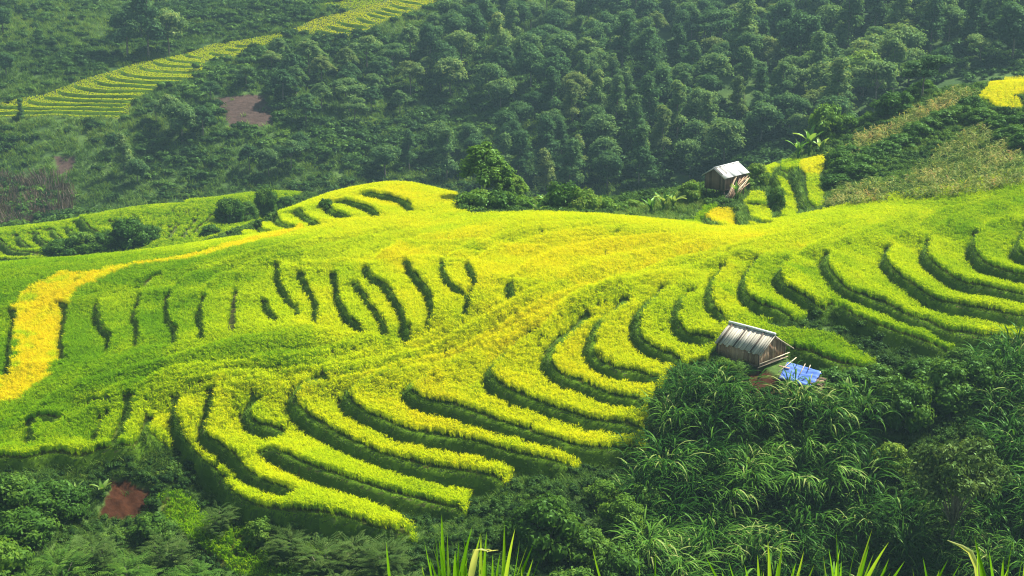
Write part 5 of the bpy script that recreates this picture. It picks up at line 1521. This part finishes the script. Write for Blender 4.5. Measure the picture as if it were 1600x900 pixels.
def hut(name, label, o, ang, W, Lr, wall, rise, legs, roof_mat, roof_n, over, g, sheet=False, wall_mat=None, floor_z=.9):
    """local frame: x along the gable, y along the ridge away from the gable, origin at the gable's floor corner"""
    wall_mat = wall_mat or M_BOARD
    t = empty(name, o, ang); tag(t, label, 'hut')
    def gz(x, y):
        c, s = math.cos(ang), math.sin(ang)
        wx, wy = o[0] + c * x - s * y, o[1] + s * x + c * y
        return float(gsample(H, np.array([wx]), np.array([wy]))[0]) - o[2]
    X, Y, Z = np.eye(3)
    # floor and posts
    board('floor', t, (W / 2, Lr / 2, -.07), (W + .1, Lr + .1, .12), (X, Y, Z), M_DARKWOOD)
    for x in (.12, W - .12):
        for y in np.linspace(.15, Lr - .15, legs):
            z0 = gz(x, y) - .3
            mb = MB(); mb.tube([(x, y, z0), (x, y, -.135)], [.09, .08], 7); mb.build('post', M_DARKWOOD, t)
    # walls, board by board
    bw = .19
    def wallrow(p, d, n_out, length, top):
        k = int(round(length / bw)); w = length / k
        for i in range(k):
            u = (i + .5) * w; h = top(u) - .02 - .05 * g.random()
            q = np.asarray(p) + d * u + n_out * (.01 + .018 * g.random())
            board('wall_board', t, q + Z * h / 2, (w * .93, .028, round(h, 1) if h > .3 else .3), (d, -n_out if np.dot(np.cross(d, -n_out), Z) > 0 else n_out, Z), wall_mat)
    gab = lambda u: wall + rise * (1 - abs(2 * u / W - 1))
    wallrow((0, 0, 0), X, -Y, W, gab); wallrow((0, Lr, 0), X, Y, W, gab)
    wallrow((0, 0, 0), Y, -X, Lr, lambda u: wall); wallrow((W, 0, 0), Y, X, Lr, lambda u: wall)
    for x, y in ((0, 0), (W, 0), (0, Lr), (W, Lr)):
        mb = MB(); mb.tube([(x + (-.03 if x == 0 else .03), y + (-.03 if y == 0 else .03), -.12), (x + (-.03 if x == 0 else .03), y + (-.03 if y == 0 else .03), wall)], .07, 7); mb.build('corner_post', M_DARKWOOD, t)
    # roof
    ez, rz_ = wall - .02, wall + rise + .06
    oy = over
    sl = nrm((W / 2, 0, rz_ - ez)); slen = math.hypot(W / 2, rz_ - ez) * (1 + over / (W / 2) * .9)
    for side in (-1, 1):
        dn = nrm((side * W / 2, 0, -(rz_ - ez)))
        up_ = nrm(np.cross(dn, Y)) * (1 if np.cross(dn, Y)[2] > 0 else -1)
        k = roof_n; w = (Lr + 2 * oy) / k
        for i in range(k):
            y = -oy + (i + .5) * w
            L_ = round(slen * (1 if sheet else .96 + .07 * g.random()), 1 if not sheet else 2)
            c = np.array([W / 2, y, rz_]) + dn * L_ / 2 + up_ * (.03 + .022 * (i % 2) + (0 if sheet else .008 * g.random()))
            board('roof_sheet' if sheet else 'roof_plank', t, c, (w * (1.02 if sheet else .92), L_, .022), (Y, dn, np.cross(Y, dn)), roof_mat)
        if not sheet:
            for y in (.16 * Lr + .1, .60 * Lr, .95 * Lr):
                c = np.array([W / 2, y, rz_]) + dn * slen * .5 + up_ * .095
                board('roof_batten', t, c, (.13, slen * 1.0, .05), (Y, dn, np.cross(Y, dn)), M_DARKWOOD)
        for y in (-oy - .05, Lr + oy + .05):
            c = np.array([W / 2, y, rz_ - .05]) + dn * slen * .5
            board('barge_board', t, c, (.07, slen, .09), (Y, dn, np.cross(Y, dn)), M_ROOFP)
    if not sheet:
        mb = MB()
        mb.tube([(W / 2, -oy - .1, rz_ + .10), (W / 2, Lr / 2, rz_ + .12), (W / 2, Lr + oy + .1, rz_ + .10)], .11, 8); mb.build('ridge_cap', M_SHEET, t, True)
    else:
        board('ridge_cap', t, (W / 2, Lr / 2, rz_ + .075), (.26, Lr + 2 * oy, .03), (X, Y, Z), roof_mat)
    return t, gz
g_h = np.random.default_rng(81)
def level_hit(px, py, z):
    d = ray(px, py); return d * (z / d[2])
# lower hut on stilts
c1 = at_depth(1185, 572, 110.0); c2 = level_hit(1227, 556, c1[2])
ang1 = math.atan2(c2[1] - c1[1], c2[0] - c1[0]); W1 = float(np.hypot(*(c2 - c1)[:2]))
print('hut1', c1, c2, W1, math.degrees(ang1), 'ground', gsample(H, c1[:1], c1[1:2]))
W1 = min(max(W1, 2.7), 3.55)
hut1, gz1 = hut('stilt_hut', 'small wooden granary hut on stilts with a grey plank roof, below the rice tongues', tuple(c1), ang1, W1, 4.2, 1.12, 1.12, 3, M_ROOFP, 20, .16, g_h)
for a, b in (((-.25, -.14, -.06), (W1 + .35, -.14, -.04)), ((-.1, -.16, .22), (W1 + .5, -.16, .26))):
    mb = MB(); mb.tube([a, b], .045, 6); mb.build('rail', M_POLE, hut1)
mb = MB(); mb.tube([(W1 * .5, -.42, 2.12), (W1 * .5 + 2.5, -.42, .62)], .05, 6); mb.build('roof_pole', M_POLE, hut1)
# upper hut
u1 = at_depth(1102, 292, 176.0); u2 = level_hit(1131, 297, u1[2])
ang2 = math.atan2(u2[1] - u1[1], u2[0] - u1[0]); W2 = 2.9
print('hut2', u1, u2, math.degrees(ang2), 'ground', gsample(H, u1[:1], u1[1:2]))
hut2, gz2 = hut('board_hut', 'tall board hut with a white sheet roof, standing beyond the ridge on the right', tuple(u1), ang2, W2, 4.6, 1.75, .85, 3, M_SHEET, 3, .35, g_h, sheet=True, wall_mat=M_OLD)
for k, dx in enumerate((.35, .9)):
    mb = MB(); mb.bar((W2 / 2 + .15 + .0, -.3 + k * 1.0, 1.75 + .85 + .14), (W2 / 2 + 1.3, -.3 + k * 1.0, 1.75 + .85 + .14 - .75), .12, .05); mb.build('roof_batten', M_DARKWOOD, hut2)
# poles leaned against the upper hut
def pole_pile():
    c, s = math.cos(ang2), math.sin(ang2)
    def wl(x, y, z): return np.array([u1[0] + c * x - s * y, u1[1] + s * x + c * y, z])
    p0 = wl(W2 + 1.4, 1.5, 0); p0[2] = float(gsample(H, p0[:1], p0[1:2])[0])
    t = empty('pole_pile', tuple(p0)); tag(t, 'untidy pile of poles and planks leaning on the right side of the upper hut', 'poles')
    for i in range(20):
        y = -.4 + i * .24
        a = wl(W2 + .5 + .9 * g_h.random(), y * .5 - 1.2 + g_h.normal() * .3, 0); a[2] = float(gsample(H, a[:1], a[1:2])[0]) + .1 + .05 * i
        b = wl(W2 + .2 + .3 * g_h.random(), y * .6 + 2.2 + g_h.normal() * .6, u1[2] + .1 + 1.35 * g_h.random())
        mb = MB(); mb.tube([a - p0, (a + b) / 2 - p0 + [0, 0, .04], b - p0], [.06, .055, .04], 6)
        mb.build('pole', M_POLE if i % 3 == 0 else M_BOARD, t)
    for i in range(5):
        a = wl(.4 + .1 * i, -1.0 - .28 * i, 0); b = wl(W2 + 1.5, -.9 - .25 * i, 0)
        for q in (a, b): q[2] = float(gsample(H, q[:1], q[1:2])[0]) + .12 + .05 * i
        mb = MB(); mb.tube([a - p0, b - p0], .06, 6); mb.build('pole', M_POLE, t)
pole_pile()
# shed under a blue tarpaulin
def tarp_shed():
    cs = [at_depth(1229, 565, 110.5), at_depth(1284, 579, 109.0), at_depth(1268, 604, 107.0), at_depth(1216, 588, 108.4)]
    o = np.mean(cs, 0); zg = float(gsample(H, o[:1], o[1:2])[0])
    t = empty('tarp_shed', (o[0], o[1], zg)); tag(t, 'low shed roofed with a creased blue tarpaulin beside the stilt hut', 'shed')
    org = np.array([o[0], o[1], zg]); cs = [c - org for c in cs]
    m = bpy.data.materials.new('blue_tarpaulin'); m.use_nodes = True
    nt = m.node_tree; b = nt.nodes['Principled BSDF']; b.inputs['Roughness'].default_value = .7; b.inputs['Specular IOR Level'].default_value = .25
    nz = nt.nodes.new('ShaderNodeTexNoise'); nz.inputs['Scale'].default_value = 2.2; tc = nt.nodes.new('ShaderNodeTexCoord'); nt.links.new(tc.outputs['Object'], nz.inputs[0])
    cr = nt.nodes.new('ShaderNodeValToRGB'); cr.color_ramp.elements[0].color = (0.045, 0.115, 0.46, 1); cr.color_ramp.elements[1].color = (0.12, 0.23, 0.58, 1)
    nt.links.new(nz.outputs['Fac'], cr.inputs[0]); nt.links.new(cr.outputs[0], b.inputs['Base Color'])
    n = 26; V = []
    for i in range(n):
        for j in range(n):
            u, v = i / (n - 1), j / (n - 1)
            p = (cs[0] * (1 - u) + cs[1] * u) * (1 - v) + (cs[3] * (1 - u) + cs[2] * u) * v
            f = .09 * abs(fbm(np.array([u * 3 + .3]), np.array([v * 9.0]), 7, 3)[0]) + .05 * math.sin(v * 26 + u * 3) * (.4 + u)
            edge = max(0, abs(2 * u - 1) - .93) * 2.2 + max(0, abs(2 * v - 1) - .93) * 2.2
            V.append(p + [0, 0, f - edge + .07 * math.sin(u * 7 + v * 2) * math.sin(v * 5)])
    a = (np.arange(n - 1)[:, None] * n + np.arange(n - 1)[None])
    V = np.array(V); q = np.stack([a, a + n, a + n + 1, a + 1], -1).reshape(-1, 4)
    top = make_mesh('tarpaulin', np.vstack([V, V - [0, 0, .012]]), [np.vstack([q, q[:, ::-1] + n * n])], m, True)
    obj('tarpaulin', top, t)
    for c in cs:
        q = c * .9; zz = float(gsample(H, np.array([q[0] + org[0]]), np.array([q[1] + org[1]]))[0]) - org[2]
        mb = MB(); mb.tube([(q[0], q[1], zz - .3), (q[0], q[1], c[2] - .08)], .05, 6); mb.build('post', M_DARKWOOD, t)
    for i, j in ((0, 1), (1, 2), (2, 3), (3, 0)):
        mb = MB(); mb.tube([cs[i] * [.95, .95, 1] - [0, 0, .1], cs[j] * [.95, .95, 1] - [0, 0, .1]], .045, 6); mb.build('beam', M_POLE, t)
    # things lying on the tarpaulin
    nrmz = np.cross(cs[1] - cs[0], cs[3] - cs[0]); nrmz = nrmz / np.linalg.norm(nrmz) * (1 if nrmz[2] > 0 else -1)
    for (pa, pb, lab) in (((1244,561),(1216,584),'pale pole lying across the left end of the blue tarpaulin'), ((1258,571),(1249,588),'pale pole lying down the middle of the blue tarpaulin'), ((1266,573),(1263,580),'short stick near the top of the blue tarpaulin')):
        def on(p):
            d = ray(*p); k = (cs[0] + org) @ nrmz / (d @ nrmz); return d * k + nrmz * .15
        A, B_ = on(pa), on(pb)
        mb = MB(); mb.tube([A - A, B_ - A], .04, 6); tag(mb.build('pole', M_POLE, None, loc=tuple(A)), lab, 'pole')
    A, B_ = on((1217, 574)), on((1234, 578)); mb = MB(); mb.bar(A - A, B_ - A, .22, .04); tag(mb.build('plank', M_BOARD, None, loc=tuple(A)), 'brown plank lying on the left edge of the blue tarpaulin', 'plank')
    # firewood stacked under the open side
    fw = (cs[1] * .62 + cs[2] * .38) * [.93, .93, 0] + org; fw[2] = float(gsample(H, fw[:1], fw[1:2])[0])
    k = empty('firewood_pile', tuple(fw)); tag(k, 'stack of split firewood under the right side of the blue tarpaulin', 'firewood')
    dirv = nrm((cs[2] - cs[1]) * [1, 1, 0]); ac = np.array([-dirv[1], dirv[0], 0])
    for r_ in range(4):
        for i in range(7):
            c = dirv * (-.8 + i * .26 + .06 * g_h.normal()) + np.array([0, 0, .1 + r_ * .17]) - [.0, .25, 0]
            mb = MB(); mb.tube([c - ac * .5, c + ac * (.45 + .1 * g_h.random())], .09 + .02 * g_h.random(), 6); mb.build('log', M_BOARD if (i + r_) % 2 else M_DARKWOOD, k)
tarp_shed()
# fence rails at the foot of the small plots, and a sack by the hut
for a, b, lab in (((1221,352),(1242,344),'pale rail lying along the foot of the small rice plots'), ((1200,345),(1208,354),'short pale stick leaning at the corner of a small rice plot')):
    A, B_ = ground_at(*a, 155) + [0, 0, .5], ground_at(*b, 155) + [0, 0, .55]
    mb = MB(); mb.tube([A - A, B_ - A], .05, 6); mb.tube([(0, 0, -.7), (0, 0, .1)], .04, 5); mb.tube([B_ - A - [0, 0, .8], B_ - A + [0, 0, .1]], .04, 5)
    tag(mb.build('rail', M_POLE, None, loc=tuple(A)), lab, 'rail')
# ------------------------------------------------------------------ the air
def haze():
    mb = MB(); zlo = float(H.min()) - 1.0; zhi = float(max(H.max() + 25, 6.0))
    mb.box((0, 0, (zlo + zhi) / 2), (1960, 1960, zhi - zlo))
    m = bpy.data.materials.new('haze'); m.use_nodes = True
    nt = m.node_tree; nt.nodes.clear()
    v = nt.nodes.new('ShaderNodeVolumePrincipled'); v.inputs['Density'].default_value = HAZE; v.inputs['Color'].default_value = (0.42, 0.68, 0.80, 1); v.inputs['Anisotropy'].default_value = .1
    o = nt.nodes.new('ShaderNodeOutputMaterial'); nt.links.new(v.outputs[0], o.inputs['Volume'])
    tag(mb.build('haze', m), 'thin bluish haze hanging over the valley', None, kind='stuff')
HAZE = 0.00030
haze()
